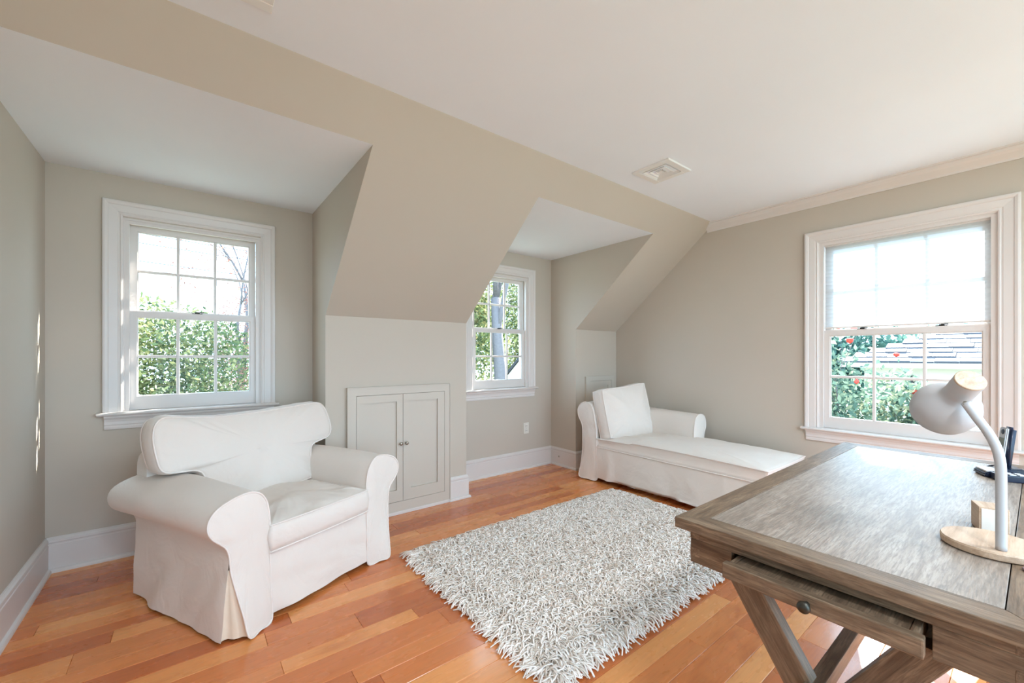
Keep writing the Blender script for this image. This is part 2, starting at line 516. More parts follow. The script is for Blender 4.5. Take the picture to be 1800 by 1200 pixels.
struct(prism('wall_slope_middle', slp, 'x', XA + 0.06, XB - 0.06, M['wall']))
struct(prism('wall_slope_right', slp, 'x', XCK + 0.06, XR, M['wall']))
struct(prism('wall_slope_top', [(YC, ZC), (YS, ZD), (YS, ZC)], 'x', XL, XR, M['wall']))
struct(box('ceiling', XL - T, XR + T, YB - T, YS + 0.0, ZC, ZC + 0.1, M['ceiling']))
struct(box('ceiling_dormer_left', XL - T, XA + 0.06, YS, YW + T, ZD, ZD + 0.1, M['ceiling']))
struct(box('ceiling_dormer_right', XB - 0.06, XCK + 0.06, YS, YW + T, ZD, ZD + 0.1, M['ceiling']))

# floor: subfloor plus planks running along X
floor = struct(box('floor', XL - T, XR + T, YB - T, YW + T, -0.12, -0.018, M['dark']))
def plank_mesh(L, W):
    c, h = 0.0012, 0.018
    x, y = L / 2 - 0.0004, W / 2 - 0.0004
    v = [(-x, -y, -h), (x, -y, -h), (x, y, -h), (-x, y, -h), (-x, -y, -c), (x, -y, -c), (x, y, -c), (-x, y, -c),
         (-x + c, -y + c, 0), (x - c, -y + c, 0), (x - c, y - c, 0), (-x + c, y - c, 0)]
    f = [(8, 9, 10, 11)]
    for a in (0, 4):
        for i in range(4): f.append((a + i, a + (i + 1) % 4, a + 4 + (i + 1) % 4, a + 4 + i))
    me = bpy.data.meshes.new('plank'); me.from_pydata(v, [], f); me.update(); me.materials.append(M['plank']); return me
edges = [3.388, 3.30, 3.17, 3.085, 2.98, 2.85, 2.745, 2.655, 2.57, 2.495, 2.397, 2.262, 2.17, 2.07, 1.97, 1.84, 1.755, 1.62, 1.535, 1.43, 1.32, 1.215, 1.10, 1.015, 0.93, 0.84, 0.712, 0.63]
while edges[-1] > YB: edges.append(edges[-1] - random.choice((0.085, 0.105, 0.13, 0.105)))
edges[-1] = YB
for r in range(len(edges) - 1):
    y1, y0 = edges[r], edges[r + 1]
    if y1 - y0 < 0.02: continue
    x = XL - random.uniform(0, 1.0)
    while x < XR:
        L = random.choice((0.55, 0.8, 1.05, 1.3, 1.6)); a, b = max(x, XL), min(x + L, XR)
        if XR - b < 0.15: b = XR; L = XR - x
        if b - a > 0.05:
            o = bpy.data.objects.new('plank', plank_mesh(b - a, y1 - y0)); COL.objects.link(o)
            o.location = ((a + b) / 2, (y0 + y1) / 2, 0); o.parent = floor
        x += L

# baseboards (mitred profile: plinth with cap moulding and shoe)
BB = [(0, 0), (0, 0.192), (0.006, 0.192), (0.010, 0.184), (0.016, 0.178), (0.017, 0.166), (0.013, 0.160), (0.013, 0.154), (0.016, 0.150), (0.016, 0.022), (0.026, 0.018), (0.030, 0.010), (0.031, 0)]
def baseboard(name, path):
    # profile a = distance from wall (side vector), b = height
    return struct(sweep(name, BB, [(p[0], p[1], 0) for p in path], (0, 0, 1), M['trim']))
baseboard('baseboard_left', [(XL, YB), (XL, YW), (XA, YW), (XA, YK), (0.872, YK)][0:2])
baseboard('baseboard_dormer_left', [(XL, YW), (XA, YW), (XA, YK), (0.880, YK)])
baseboard('baseboard_dormer_right', [(1.690, YK), (XB, YK), (XB, YW), (XCK, YW), (XCK, YK), (XR, YK)])
baseboard('baseboard_right', [(XR, YK), (XR, YB)])

# crown moulding on the right wall
CR = [(0, 0), (0, -0.078), (0.008, -0.078), (0.012, -0.066), (0.022, -0.056), (0.040, -0.040), (0.052, -0.026), (0.058, -0.012), (0.072, -0.010), (0.074, 0)]
struct(sweep('trim_1', CR, [(XR, YC + 0.06, ZC), (XR, YB, ZC)], (0, 0, 1), M['trim']))

# ------------------------------------------------------------------ windows
def window(name, W, mtx, meet, rows_y, glass, cols, locks):
    root = empty(name); root['kind'] = 'structure'; root.matrix_world = mtx
    s = W['sash']; ho = s + 0.03; z0, zo = W['z0'], W['zo']; top = W['top']; out = W['out']
    tr = M['trim']
    # casing, profile from opening edge outward; sits on wall face (y=0), comes into the room (-y)
    cw = out - ho + 0.006
    P = [(0, 0), (0, 0.010), (0.008, 0.014), (0.012, 0.011), (0.018, 0.011), (0.022, 0.014), (cw - 0.028, 0.018), (cw - 0.024, 0.023), (cw - 0.012, 0.027), (cw - 0.003, 0.026), (cw, 0.020), (cw, 0)]
    path = [(-ho + 0.006, 0, z0), (-ho + 0.006, 0, top - cw), (ho - 0.006, 0, top - cw), (ho - 0.006, 0, z0)]
    sweep('casing', [(-a, b) for a, b in P], path, (0, -1, 0), tr, root)
    # jamb lining
    bm = bmesh.new()
    add_box(bm, -ho, -ho + 0.012, 0, T, z0, zo); add_box(bm, ho - 0.012, ho, 0, T, z0, zo); add_box(bm, -ho + 0.012, ho - 0.012, 0, T, zo - 0.012, zo)
    bm_obj('jamb', bm, tr, root)
    bm = bmesh.new()
    for sx in (-1, 1):
        a, b = sorted((sx * (ho - 0.012), sx * (s - 0.004))); add_box(bm, a, b, 0.006, 0.026, z0, zo - 0.012)
        a, b = sorted((sx * (ho - 0.012), sx * (s + 0.004))); add_box(bm, a, b, 0.062, 0.070, z0, zo - 0.012)
    add_box(bm, -s + 0.004, s - 0.004, 0.006, 0.026, zo - 0.030, zo - 0.012)
    bm_obj('stop', bm, tr, root)
    # stool and apron
    st = [(0.055, -0.018), (0.055, 0.0), (-0.030, 0.0), (-0.044, -0.004), (-0.048, -0.011), (-0.044, -0.018), (-0.034, -0.022), (0.055, -0.022)]
    bm = bmesh.new()
    def ext(prof, x0, x1, xin0=None, xin1=None):
        n = len(prof); vs = [bm.verts.new((x0, y, z0 + z)) for y, z in prof] + [bm.verts.new((x1, y, z0 + z)) for y, z in prof]
        bm.faces.new(vs[:n]); bm.faces.new(vs[n:][::-1])
        for i in range(n): bm.faces.new((vs[i], vs[(i + 1) % n], vs[n + (i + 1) % n], vs[n + i]))
    stl = [(y, z) for y, z in st if y <= 0] + [(0.0, -0.022)]
    stl = [(0.0, 0.0), (-0.030, 0.0), (-0.044, -0.004), (-0.048, -0.011), (-0.044, -0.018), (-0.034, -0.022), (0.0, -0.022)]
    ext(stl, -out - 0.022, out + 0.022)
    ext([(0.0, 0.0), (0.0, -0.022), (T, -0.022), (T, 0.004)], -ho, ho)
    bm_obj('sill', bm, tr, root)
    ap = [(0, -0.022), (-0.030, -0.022), (-0.028, -0.032), (-0.020, -0.044), (-0.016, -0.058), (-0.016, -0.074), (-0.013, -0.080), (-0.015, -0.088), (-0.014, -0.102), (0, -0.102)]
    bm = bmesh.new(); ext(ap, -out + 0.008, out - 0.008); bm_obj('apron', bm, tr, root)
    # sashes
    gx = glass['half']
    def sash(nm, y0, y1, za, zb, ga, gb):
        bm = bmesh.new()
        add_box(bm, -s, -gx, y0, y1, za, zb); add_box(bm, gx, s, y0, y1, za, zb)
        add_box(bm, -gx, gx, y0, y1, za, ga); add_box(bm, -gx, gx, y0, y1, gb, zb)
        # glazing bead
        for sx in (-1, 1):
            a, b = sorted((sx * gx, sx * (gx - 0.006))); add_box(bm, a, b, y0 + 0.008, y1 - 0.004, ga, gb)
        add_box(bm, -gx + 0.006, gx - 0.006, y0 + 0.008, y1 - 0.004, ga, ga + 0.006); add_box(bm, -gx + 0.006, gx - 0.006, y0 + 0.008, y1 - 0.004, gb - 0.006, gb)
        so = bm_obj(nm, bm, tr, root)
        ym = (y0 + y1) / 2; mw = 0.009
        xs = [-gx + 2 * gx * k / cols for k in range(cols + 1)]; zs = [ga, (ga + gb) / 2, gb]
        for x in xs[1:-1]:
            box('muntin', x - mw, x + mw, y0 + 0.006, y1 - 0.004, ga, gb, tr, so, 0.003, 1)
        for k in range(cols):
            a = xs[k] + (mw if k else 0); b = xs[k + 1] - (mw if k < cols - 1 else 0)
            box('muntin', a, b, y0 + 0.006, y1 - 0.004, zs[1] - mw, zs[1] + mw, tr, so, 0.003, 1)
        for k in range(cols):
            for q in range(2):
                mesh('pane', [(xs[k], ym, zs[q]), (xs[k + 1], ym, zs[q]), (xs[k + 1], ym, zs[q + 1]), (xs[k], ym, zs[q + 1])], [(0, 1, 2, 3)], M['glass'], so)
        return so
    sash('lower_sash', 0.028, 0.060, z0 + 0.004, meet, glass['lo'][0], glass['lo'][1])
    sash('upper_sash', 0.070, 0.102, meet - 0.03, zo - 0.012, glass['up'][0], glass['up'][1])
    for lx in locks:
        bm = bmesh.new()
        add_box(bm, lx - 0.028, lx + 0.028, 0.034, 0.056, meet, meet + 0.005); add_box(bm, lx - 0.012, lx + 0.014, 0.036, 0.060, meet + 0.005, meet + 0.013)
        add_box(bm, lx + 0.0, lx + 0.034, 0.026, 0.038, meet + 0.008, meet + 0.014)
        bmesh.ops.bevel(bm, geom=list(bm.edges), offset=0.0015, segments=1, affect='EDGES')
        bm_obj('sash_lock', bm, M['bronze'], root)
    return root
gd = dict(half=0.296, lo=(0.950, 1.441), up=(1.480, 1.975))
tag(window('window_1', WL, Matrix.Translation((WL['c'], YW, 0)), 1.474, None, gd, 3, [0.0]), 'white double-hung window behind the white armchair', 'window')
tag(window('window_2', WR, Matrix.Translation((WR['c'], YW, 0)), 1.474, None, gd, 3, [0.0]), 'white double-hung window in the small far dormer', 'window')
gs = dict(half=0.393, lo=(0.722, 1.356), up=(1.40, 2.03))
tag(window('window_3', WS, Matrix.Translation((XR, WS['c'], 0)) @ Matrix.Rotation(-PI / 2, 4, 'Z'), 1.397, None, gs, 3, [-0.20, 0.21]), 'wide white window with lowered sheer blind beside the desk', 'window')

tag(window('fill_window_4', WS2, Matrix.Translation((XR, WS2['c'], 0)) @ Matrix.Rotation(-PI / 2, 4, 'Z'), 1.397, None, gs, 3, [0.0]), 'wide window added for fill light on the right wall behind the viewer', 'window')  # this and the two back windows are unseen, added to bring in more daylight
gb_ = dict(half=0.93, lo=(0.20, 1.33), up=(1.37, 2.27))
tag(window('fill_window_5', WB1, Matrix.Translation((WB1['c'], YB, 0)) @ Matrix.Rotation(PI, 4, 'Z'), 1.37, None, gb_, 3, [0.0]), 'large window added for fill light in the wall behind the viewer at the left', 'window')
tag(window('fill_window_6', WB2, Matrix.Translation((WB2['c'], YB, 0)) @ Matrix.Rotation(PI, 4, 'Z'), 1.37, None, gb_, 3, [0.0]), 'large window added for fill light in the wall behind the viewer at the right', 'window')
# sheer blind in the upper half of the right window
bl = empty('window_blind', (XR + 0.040, WS['c'], 2.045))
tag(bl, 'sheer white pleated blind covering the upper half of the wide window', 'blind')
hw = 0.424; zt, zb = 0.0, -0.622; n = 40
vs = []; fs = []
for i in range(n + 1):
    z = zt + (zb - zt) * i / n; x = 0.002 if i % 2 else -0.002
    vs += [(x, -hw, z), (x, hw, z)]
for i in range(n): fs.append((2 * i, 2 * i + 1, 2 * i + 3, 2 * i + 2))
mesh('blind_fabric', vs, fs, M['blind'], bl)
box('head_rail', -0.012, 0.014, -hw, hw, 0.0, 0.025, M['trim'], bl, 0.003)
box('bottom_rail', -0.008, 0.010, -hw, hw, zb - 0.012, zb, M['trim'], bl, 0.003)

# ------------------------------------------------------------------ built-in cupboard in the knee wall
cup = empty('cupboard', (1.285, YK, 0))
tag(cup, 'grey-beige built-in two-door cupboard in the low wall between dormers', 'cupboard')
fx0, fx1, fz1 = 0.880 - 1.285, 1.690 - 1.285, 0.968
dx0, dx1, dz0, dz1 = 0.940 - 1.285, 1.640 - 1.285, 0.100, 0.911
bm = bmesh.new()
add_box(bm, fx0, dx0 - 0.0025, -0.024, 0, 0.024, fz1); add_box(bm, dx1 + 0.0025, fx1, -0.024, 0, 0.024, fz1)
add_box(bm, dx0 - 0.0025, dx1 + 0.0025, -0.024, 0, 0.024, dz0 - 0.0025); add_box(bm, dx0 - 0.0025, dx1 + 0.0025, -0.024, 0, dz1 + 0.0025, fz1)
bm_obj('face_frame', bm, M['cupboard'], cup)
bm = bmesh.new(); add_box(bm, fx0 - 0.006, fx0, -0.030, 0, 0.024, fz1 + 0.006); add_box(bm, fx1, fx1 + 0.006, -0.030, 0, 0.024, fz1 + 0.006); add_box(bm, fx0, fx1, -0.030, 0, fz1, fz1 + 0.006)
bm_obj('edge_bead', bm, M['cupboard'], cup)
box('kick', fx0, fx1, -0.028, 0, 0, 0.024, M['trim'], cup, 0.004)
box('recess', dx0 - 0.002, dx1 + 0.002, -0.003, -0.001, dz0, dz1, M['dark'], cup)
for (a, b, pa, pb, kx) in ((dx0, 0.0 - 0.0015, 0.998 - 1.285, 1.237 - 1.285, -0.021), (0.0015, dx1, 1.347 - 1.285, 1.579 - 1.285, 0.024)):
    bm = bmesh.new(); z0p, z1p = 0.186, 0.856; y0, y1 = -0.024, -0.004
    add_box(bm, a, pa, y0, y1, dz0, dz1); add_box(bm, pb, b, y0, y1, dz0, dz1)
    add_box(bm, pa, pb, y0, y1, dz0, z0p); add_box(bm, pa, pb, y0, y1, z1p, dz1)
    d = bm_obj('door', bm, M['cupboard'], cup)
    box('panel', pa, pb, -0.010, -0.004, z0p, z1p, M['cupboard'], d)
    lathe('knob', [(0.006, 0), (0.005, 0.010), (0.011, 0.016), (0.0135, 0.021), (0.011, 0.026), (0.0, 0.028)], M['nickel'], d, (kx, -0.024, 0.536), (0, -1, 0), 16)

# low access door behind the chaise
ac = empty('access_panel', (3.585, YK, 0))
tag(ac, 'small painted access door in the low wall behind the chaise', 'access panel')
bm = bmesh.new()
ax0, ax1, az0, az1 = -0.235, 0.235, 0.30, 0.978
for a, b, c, d in ((ax0, ax0 + 0.065, az0, az1), (ax1 - 0.045, ax1, az0, az1), (ax0 + 0.065, ax1 - 0.045, az0, az0 + 0.05), (ax0 + 0.065, ax1 - 0.045, az1 - 0.05, az1)):
    add_box(bm, a, b, -0.02, 0, c, d)
bm_obj('frame', bm, M['cupboard'], ac)
bm = bmesh.new(); q0, q1, r0, r1 = ax0 + 0.068, ax1 - 0.048, az0 + 0.053, az1 - 0.053
for a, b, c, d in ((q0, q0 + 0.05, r0, r1), (q1 - 0.05, q1, r0, r1), (q0 + 0.05, q1 - 0.05, r0, r0 + 0.05), (q0 + 0.05, q1 - 0.05, r1 - 0.05, r1)):
    add_box(bm, a, b, -0.018, -0.002, c, d)
dd = bm_obj('door', bm, M['cupboard'], ac)
box('panel', q0 + 0.05, q1 - 0.05, -0.008, -0.002, r0 + 0.05, r1 - 0.05, M['cupboard'], dd)

# outlet and cable jack
ou = empty('wall_outlet', (2.842, YW, 0.428)); tag(ou, 'small white power outlet on the wall under the far dormer window', 'outlet')
box('cover_plate', -0.036, 0.036, -0.006, 0, -0.058, 0.058, M['plastic_white'], ou, 0.003)
for k in (-1, 1):
    so = box('socket', -0.017, 0.017, -0.009, -0.005, k * 0.024 - 0.014, k * 0.024 + 0.014, M['plastic_white'], ou, 0.003)
    for sx in (-0.006, 0.006): box('slot', sx - 0.0012, sx + 0.0012, -0.0095, -0.0085, k * 0.024 - 0.004, k * 0.024 + 0.006, M['dark'], so)
lathe('screw', [(0.003, 0), (0.003, 0.001), (0, 0.0015)], M['nickel'], ou, (0, -0.006, 0), (0, -1, 0), 10)
jk = empty('cable_jack', (XCK - 0.016, 3.245, 0.10)); tag(jk, 'tiny metal cable jack on the baseboard beside the chaise', 'cable jack')
lathe('jack_ring', [(0.010, 0), (0.010, 0.003), (0.006, 0.004), (0.005, 0.010), (0.0, 0.010)], M['nickel'], jk, (0, 0, 0), (-1, 0, 0), 14)

# ceiling vents
def vent(x, y, lab):
    v = empty('ceiling_vent', (x, y, ZC)); tag(v, lab, 'vent', 'ceiling vents')
    h, i = 0.137, 0.092
    bm = bmesh.new()
    for a, b, c, d in ((-h, h, -h, -i), (-h, h, i, h), (-h, -i, -i, i), (i, h, -i, i)): add_box(bm, a, b, c, d, -0.010, 0)
    bmesh.ops.bevel(bm, geom=[e for e in bm.edges if all(abs(w.co.z + 0.01) < 1e-5 for w in e.verts)], offset=0.003, segments=1, affect='EDGES')
    bm_obj('frame', bm, M['vent'], v)
    box('duct', -i, i, -i, i, 0.020, 0.024, M['dark'], v)
    for k in range(3):
        r1 = i - 0.006 - k * 0.028; r0 = r1 - 0.020; z1, z0 = 0.014, -0.008
        vs = []
        for (r, z) in ((r1, z0), (r0, z1), (r0 - 0.002, z1 - 0.001), (r1 - 0.002, z0 - 0.001)):
            vs += [(-r, -r, z), (r, -r, z), (r, r, z), (-r, r, z)]
        fs = [(m * 4 + q, m * 4 + (q + 1) % 4, ((m + 1) % 4) * 4 + (q + 1) % 4, ((m + 1) % 4) * 4 + q) for m in range(4) for q in range(4)]
        mesh('louver', vs, fs, M['vent'], v)
    box('centre_plate', -0.018, 0.018, -0.018, 0.018, -0.008, -0.004, M['vent'], v)
    box('cross_bar', -i, i, -0.004, 0.004, 0.004, 0.012, M['vent'], v)
vent(2.513, 1.575, 'square white ceiling vent near the slope above the far dormer')
vent(0.10, 1.58, 'white ceiling vent cut by the top edge above the armchair')

# flush lamps added unseen behind the viewer as fill for upward-facing surfaces
M['opal'] = simple('opal_glass', srgb(240, 238, 232), 0.3, 0.5)
for lx, lab in ((0.30, 'opal fill lamp added on the ceiling behind the viewer near the left wall'), (1.75, 'opal fill lamp added on the ceiling behind the viewer near the middle of the room')):
    cl = empty('fill_lamp', (lx, -0.75, ZC)); tag(cl, lab, 'added fill lamp', 'added fill lamps')
    lathe('rim', [(0.0, 0.0), (0.185, 0.0), (0.185, -0.030), (0.175, -0.036), (0.165, -0.030), (0.165, -0.010), (0.0, -0.010)], M['nickel'], cl)
    lathe('diffuser', [(0.165, -0.016), (0.150, -0.030), (0.0, -0.034)], M['opal'], cl)
    ld = bpy.data.lights.new('fill_lamp_light', 'AREA'); ld.shape = 'DISK'; ld.size = 0.32; ld.energy = 4.4; ld.color = (0.90, 0.98, 1.05)
    lo = bpy.data.objects.new('fill_light', ld); COL.objects.link(lo); lo.parent = cl; lo.location = (0, 0, -0.042)

# ------------------------------------------------------------------ rug
RX0, RX1, RY0, RY1 = 1.035, 2.945, 1.085, 2.325
rug = empty('shag_rug', ((RX0 + RX1) / 2, (RY0 + RY1) / 2, 0))
tag(rug, 'thick off-white shag rug on the wooden floor', 'rug')
cx, cy = rug.location.x, rug.location.y
box('backing', RX0 - cx, RX1 - cx, RY0 - cy, RY1 - cy, 0.001, 0.012, M['rug_back'], rug)
N = 27000
px = rng.uniform(RX0, RX1, N) - cx; py = rng.uniform(RY0, RY1, N) - cy
# clumped lean: smooth random angle field plus jitter
ang = rng.uniform(0, 2 * PI, N)
field = np.array([noise.noise(Vector((a * 5, b * 5, 1.7))) for a, b in zip(px, py)]) * 5
ang = np.where(rng.random(N) < 0.5, field + rng.normal(0, 0.9, N), ang)
hx, hy = (RX1 - RX0) / 2, (RY1 - RY0) / 2
ex = np.clip((np.abs(px) - (hx - 0.09)) / 0.09, 0, 1); ey = np.clip((np.abs(py) - (hy - 0.09)) / 0.09, 0, 1)
dx = np.cos(ang) + 3.5 * ex * np.sign(px); dy = np.sin(ang) + 3.5 * ey * np.sign(py)
l = np.hypot(dx, dy); dx /= l; dy /= l
L = rng.uniform(0.045, 0.078, N); hgt = rng.uniform(0.012, 0.032, N)
edge = np.maximum(ex, ey); hgt = hgt * (1 - 0.45 * edge)
curl = rng.normal(0, 0.8, N)
segs = 4; sides = 3; rad = rng.uniform(0.0024, 0.0038, N)
ts = np.linspace(0, 1, segs + 1)
P = np.zeros((N, segs + 1, 3))
for k, t in enumerate(ts):
    a = curl * t
    ux, uy = dx * np.cos(a) - dy * np.sin(a), dx * np.sin(a) + dy * np.cos(a)
    s = L * (t ** 1.15)
    P[:, k, 0] = px + ux * s; P[:, k, 1] = py + uy * s
    zz = 0.008 + hgt * np.sin(PI * min(1.0, 0.18 + t * 0.78)) * (1.15 if k else 0)
    P[:, k, 2] = np.maximum(zz, 0.004)
Tn = np.gradient(P, axis=1); Tn /= np.linalg.norm(Tn, axis=2, keepdims=True) + 1e-9
Sd = np.cross(Tn, np.array([0, 0, 1.0])); Sd /= np.linalg.norm(Sd, axis=2, keepdims=True) + 1e-9
Up = np.cross(Sd, Tn)
V = np.zeros((N, segs + 1, sides, 3))
for q in range(sides):
    a = 2 * PI * q / sides + 0.5
    rr = rad[:, None, None] * np.ones((1, segs + 1, 1))
    V[:, :, q] = P + (Sd * math.cos(a) * 1.25 + Up * math.sin(a)) * rr
idx = np.arange(N * (segs + 1) * sides).reshape(N, segs + 1, sides)
F = np.stack([np.stack([idx[:, k, q], idx[:, k, (q + 1) % sides], idx[:, k + 1, (q + 1) % sides], idx[:, k + 1, q]], -1) for k in range(segs) for q in range(sides)], 1)
tone = np.clip(rng.beta(2.2, 1.3, N), 0, 1)
tone = np.where(rng.random(N) < 0.17, tone * 0.25, tone)
pile = attr_mesh('pile', V.reshape(-1, 3), F.reshape(-1, 4), np.repeat(tone, segs * sides), M['rug'], rug)
pile['kind'] = 'stuff'
pile.data.polygons.foreach_set('use_smooth', np.ones(len(pile.data.polygons), dtype=bool))

# ------------------------------------------------------------------ armchair
AC_A = math.radians(24)
chair = empty('armchair', (0.12, 2.075, 0), AC_A)
tag(chair, 'white slipcovered armchair with rolled arms in front of the dormer window', 'armchair')
ARM = [(0.185, 0.26), (0.185, 0.40), (0.183, 0.48), (0.172, 0.545), (0.145, 0.587), (0.105, 0.606), (0.055, 0.604), (0.005, 0.592), (-0.040, 0.567), (-0.064, 0.532), (-0.066, 0.495), (-0.050, 0.460), (-0.022, 0.430), (0.002, 0.402), (0.012, 0.365), (0.012, 0.30), (0.008, 0.20), (0.000, 0.10), (-0.006, 0.008)]
arm_pts = catmull([(a, 0, b) for a, b in ARM], 64)
CW = 0.93
def arm(mir, seed):
    depth = 0.76 if mir else 0.80; ny = 26; rings = []
    mx = (lambda x: CW - x) if mir else (lambda x: x)
    for j in range(ny + 1):
        t = j / ny; y = depth * t; ring = []
        rnd = 0.012 * math.exp(-(y / 0.012) ** 2)
        for i, p in enumerate(arm_pts):
            x, z = p.x, p.z
            s = i / (len(arm_pts) - 1)
            bw = max(0.0, min(1.0, (0.10 - x) / 0.15)) * (1 if z > 0.42 else 0.6)
            x += (0.062 if mir else -0.045) * t * bw
            low = max(0.0, (0.36 - z) / 0.36) if s > 0.6 else 0.0
            w = 0.024 * low * nz(y * 4 + seed, z * 2.2 + y * 2, 1.3) + 0.015 * low * nz(y * 8 + seed + z * 6, z * 4 + y * 5, 4.1)
            w += 0.004 * nz(y * 6 + seed, s * 9, 9.0)
            x += w - rnd * (0.0 if s < 0.1 else 0.3) * (1 if x > 0.06 else -1)
            yy = y
            if s > 0.6 and t < 0.15:
                yy += 0.014 * low * (1 - t / 0.15); x -= 0.012 * low * (1 - t / 0.15)
            zz = z + (0.010 * math.sin(t * 3.0) if z > 0.35 else 0) + (0.005 * nz(y * 2 + seed, 0, 7) + 0.004 if z < 0.02 else 0)
            ring.append(Vector((mx(x), yy, zz)))
        rings.append(ring)
    a = loft('arm', rings, M['fabric'], chair)
    # front panel
    out = [(0.186, 0.012), (0.186, 0.15), (0.185, 0.30), (0.185, 0.42), (0.182, 0.49), (0.170, 0.548), (0.144, 0.588), (0.105, 0.607), (0.055, 0.605), (0.005, 0.592), (-0.040, 0.567), (-0.064, 0.532), (-0.066, 0.495), (-0.050, 0.460), (-0.022, 0.430), (0.002, 0.402), (0.014, 0.36), (0.019, 0.30), (0.034, 0.20), (0.050, 0.10), (0.064, 0.014), (0.12, 0.010)]
    def fr(x, z, c):
        fl = max(0.0, (0.30 - z) / 0.30); wgt = max(0.0, min(1.0, (0.19 - x) / 0.14))
        y = -c + 0.0 - 0.055 * fl ** 1.3 * wgt - 0.012 * fl + 0.004 * nz(x * 16 + seed, z * 7, 2.2)
        return Vector((mx(x), y, z))
    pillow('arm_panel', out, 0.004, 0.010, M['fabric'], a, fr, rings=14, power=3.0, wrinkle=0.007, seed=seed + 3, one_side=True, n=110, centre=(0.095, 0.42), pipe_r=0.0042)
    # pleat lining
    rings = []
    for k in range(11):
        z = 0.305 * (1 - k / 10) + 0.012 * (k / 10); fl = (0.305 - z) / 0.30
        A_ = Vector((0.012 - 0.022 * fl, 0.004 + 0.018 * fl, z)); B_ = Vector((0.019 + 0.046 * fl, -0.002 - 0.058 * fl, z))
        mid = (A_ + B_) / 2 + Vector((0.020, 0.028, 0)) * fl
        row = []
        for q in range(9):
            u = q / 8
            p = A_ * (1 - u) ** 2 + mid * 2 * u * (1 - u) + B_ * u * u
            p = p + Vector((0.006, 0.006, 0)) * fl * math.sin(u * PI * 3)
            row.append(Vector((mx(p.x), p.y + 0.003, p.z)))
        rings.append(row)
    loft('pleat_lining', rings, M['lining'], a)
arm(False, 0.0); arm(True, 11.0)
# front skirt between the arm panels
rings = []
for k in range(17):
    z = 0.315 * (1 - k / 16) + 0.014 * (k / 16); low = k / 16; row = []
    for i in range(41):
        x = 0.180 + (CW - 0.36) * i / 40
        y = 0.004 + 0.026 * low * nz(x * 5, z * 5 + x * 5, 3.3) + 0.011 * nz(x * 5 + z * 9, z * 11, 8.0) - 0.012 * low
        sag = 0.012 * (1 + nz(x * 3, 0.0, 6.0)) if k == 16 else 0
        row.append(Vector((x, y, z + sag)))
    rings.append(row)
loft('front_skirt', rings, M['fabric'], chair)
# seat deck inside the arms
box('seat_deck', 0.17, CW - 0.17, 0.02, 0.72, 0.05, 0.30, M['fabric'], chair, 0.02)
# back with rolled top
bp = [(0.66, 0.30), (0.665, 0.55), (0.67, 0.68), (0.69, 0.735), (0.735, 0.760), (0.79, 0.750), (0.825, 0.71), (0.83, 0.65), (0.82, 0.55), (0.82, 0.35), (0.825, 0.18), (0.832, 0.012)]
bpts = catmull([(a, 0, b) for a, b in bp], 40)
rings = []
for j in range(25):
    t = j / 24; x = 0.0 + CW * t; ring = []
    rd = 1 - 0.06 * (abs(2 * t - 1) ** 8)
    for p in bpts:
        y, z = p.x, p.z
        y2 = 0.745 + (y - 0.745) * (1 - 0.35 * abs(2 * t - 1) ** 10) + 0.006 * nz(x * 6, z * 6, 5)
        ring.append(Vector((x, y2, z * rd if z > 0.4 else z + (0.006 * nz(x * 5, 0, 1) + 0.004 if z < 0.02 else 0))))
    rings.append(ring)
loft('back', rings, M['fabric'], chair)
for sx in (0, CW):
    bm = bmesh.new(); r = rings[0 if sx == 0 else -1]
    bm.faces.new([bm.verts.new(p) for p in r]); bm_obj('back_side', bm, M['fabric'], chair)
# cushions
def fr_seat(x, y, c): return Vector((x, y, 0.362 + c * (1 - 0.12 * max(0, (y - 0.3))) + 0.012 * (1 - (y / 0.6))))
pillow('seat_cushion', [(0.192, -0.012), (0.33, -0.020), (0.47, -0.022), (0.61, -0.020), (CW - 0.192, -0.012), (CW - 0.186, 0.01), (CW - 0.190, 0.3), (CW - 0.192, 0.60), (CW - 0.21, 0.625), (0.47, 0.63), (0.21, 0.625), (0.192, 0.60), (0.190, 0.3), (0.186, 0.01)], 0.118, 0.030, M['fabric'], chair, fr_seat, power=3.2, wrinkle=0.024, seed=2.0, n=120)
CT = math.radians(11)
def fr_back(x, z, c):
    zz = z - 0.43; y0 = 0.545 - c
    return Vector((x, y0 + 0.0 + zz * math.sin(CT), 0.43 + zz * math.cos(CT) + c * 0.10))
ear = [(0.20, 0.430), (0.47, 0.425), (0.74, 0.430), (0.762, 0.46), (0.765, 0.58), (0.785, 0.632), (0.85, 0.650), (0.905, 0.665), (0.935, 0.710), (0.925, 0.79), (0.905, 0.855), (0.865, 0.890), (0.80, 0.893), (0.62, 0.884), (0.40, 0.876), (0.22, 0.880), (0.10, 0.895), (0.035, 0.905), (-0.008, 0.885), (-0.028, 0.82), (-0.022, 0.72), (-0.002, 0.650), (0.06, 0.632), (0.13, 0.625), (0.168, 0.585), (0.175, 0.46)]
pillow('back_cushion', ear, 0.12, 0.045, M['fabric'], chair, fr_back, power=2.6, wrinkle=0.016, seed=6.0, n=140, centre=(0.46, 0.68), rings=20)

# ------------------------------------------------------------------ chaise longue
CHX, CHY = 3.42, 2.0
ch = empty('chaise_longue', (CHX, CHY, 0))
tag(ch, 'white slipcovered chaise longue against the right wall', 'chaise longue')
def L_(x, y, z): return Vector((x - CHX, y - CHY, z))
X0, X1, Y0, Y1 = 3.060, 3.760, 1.130, 2.780
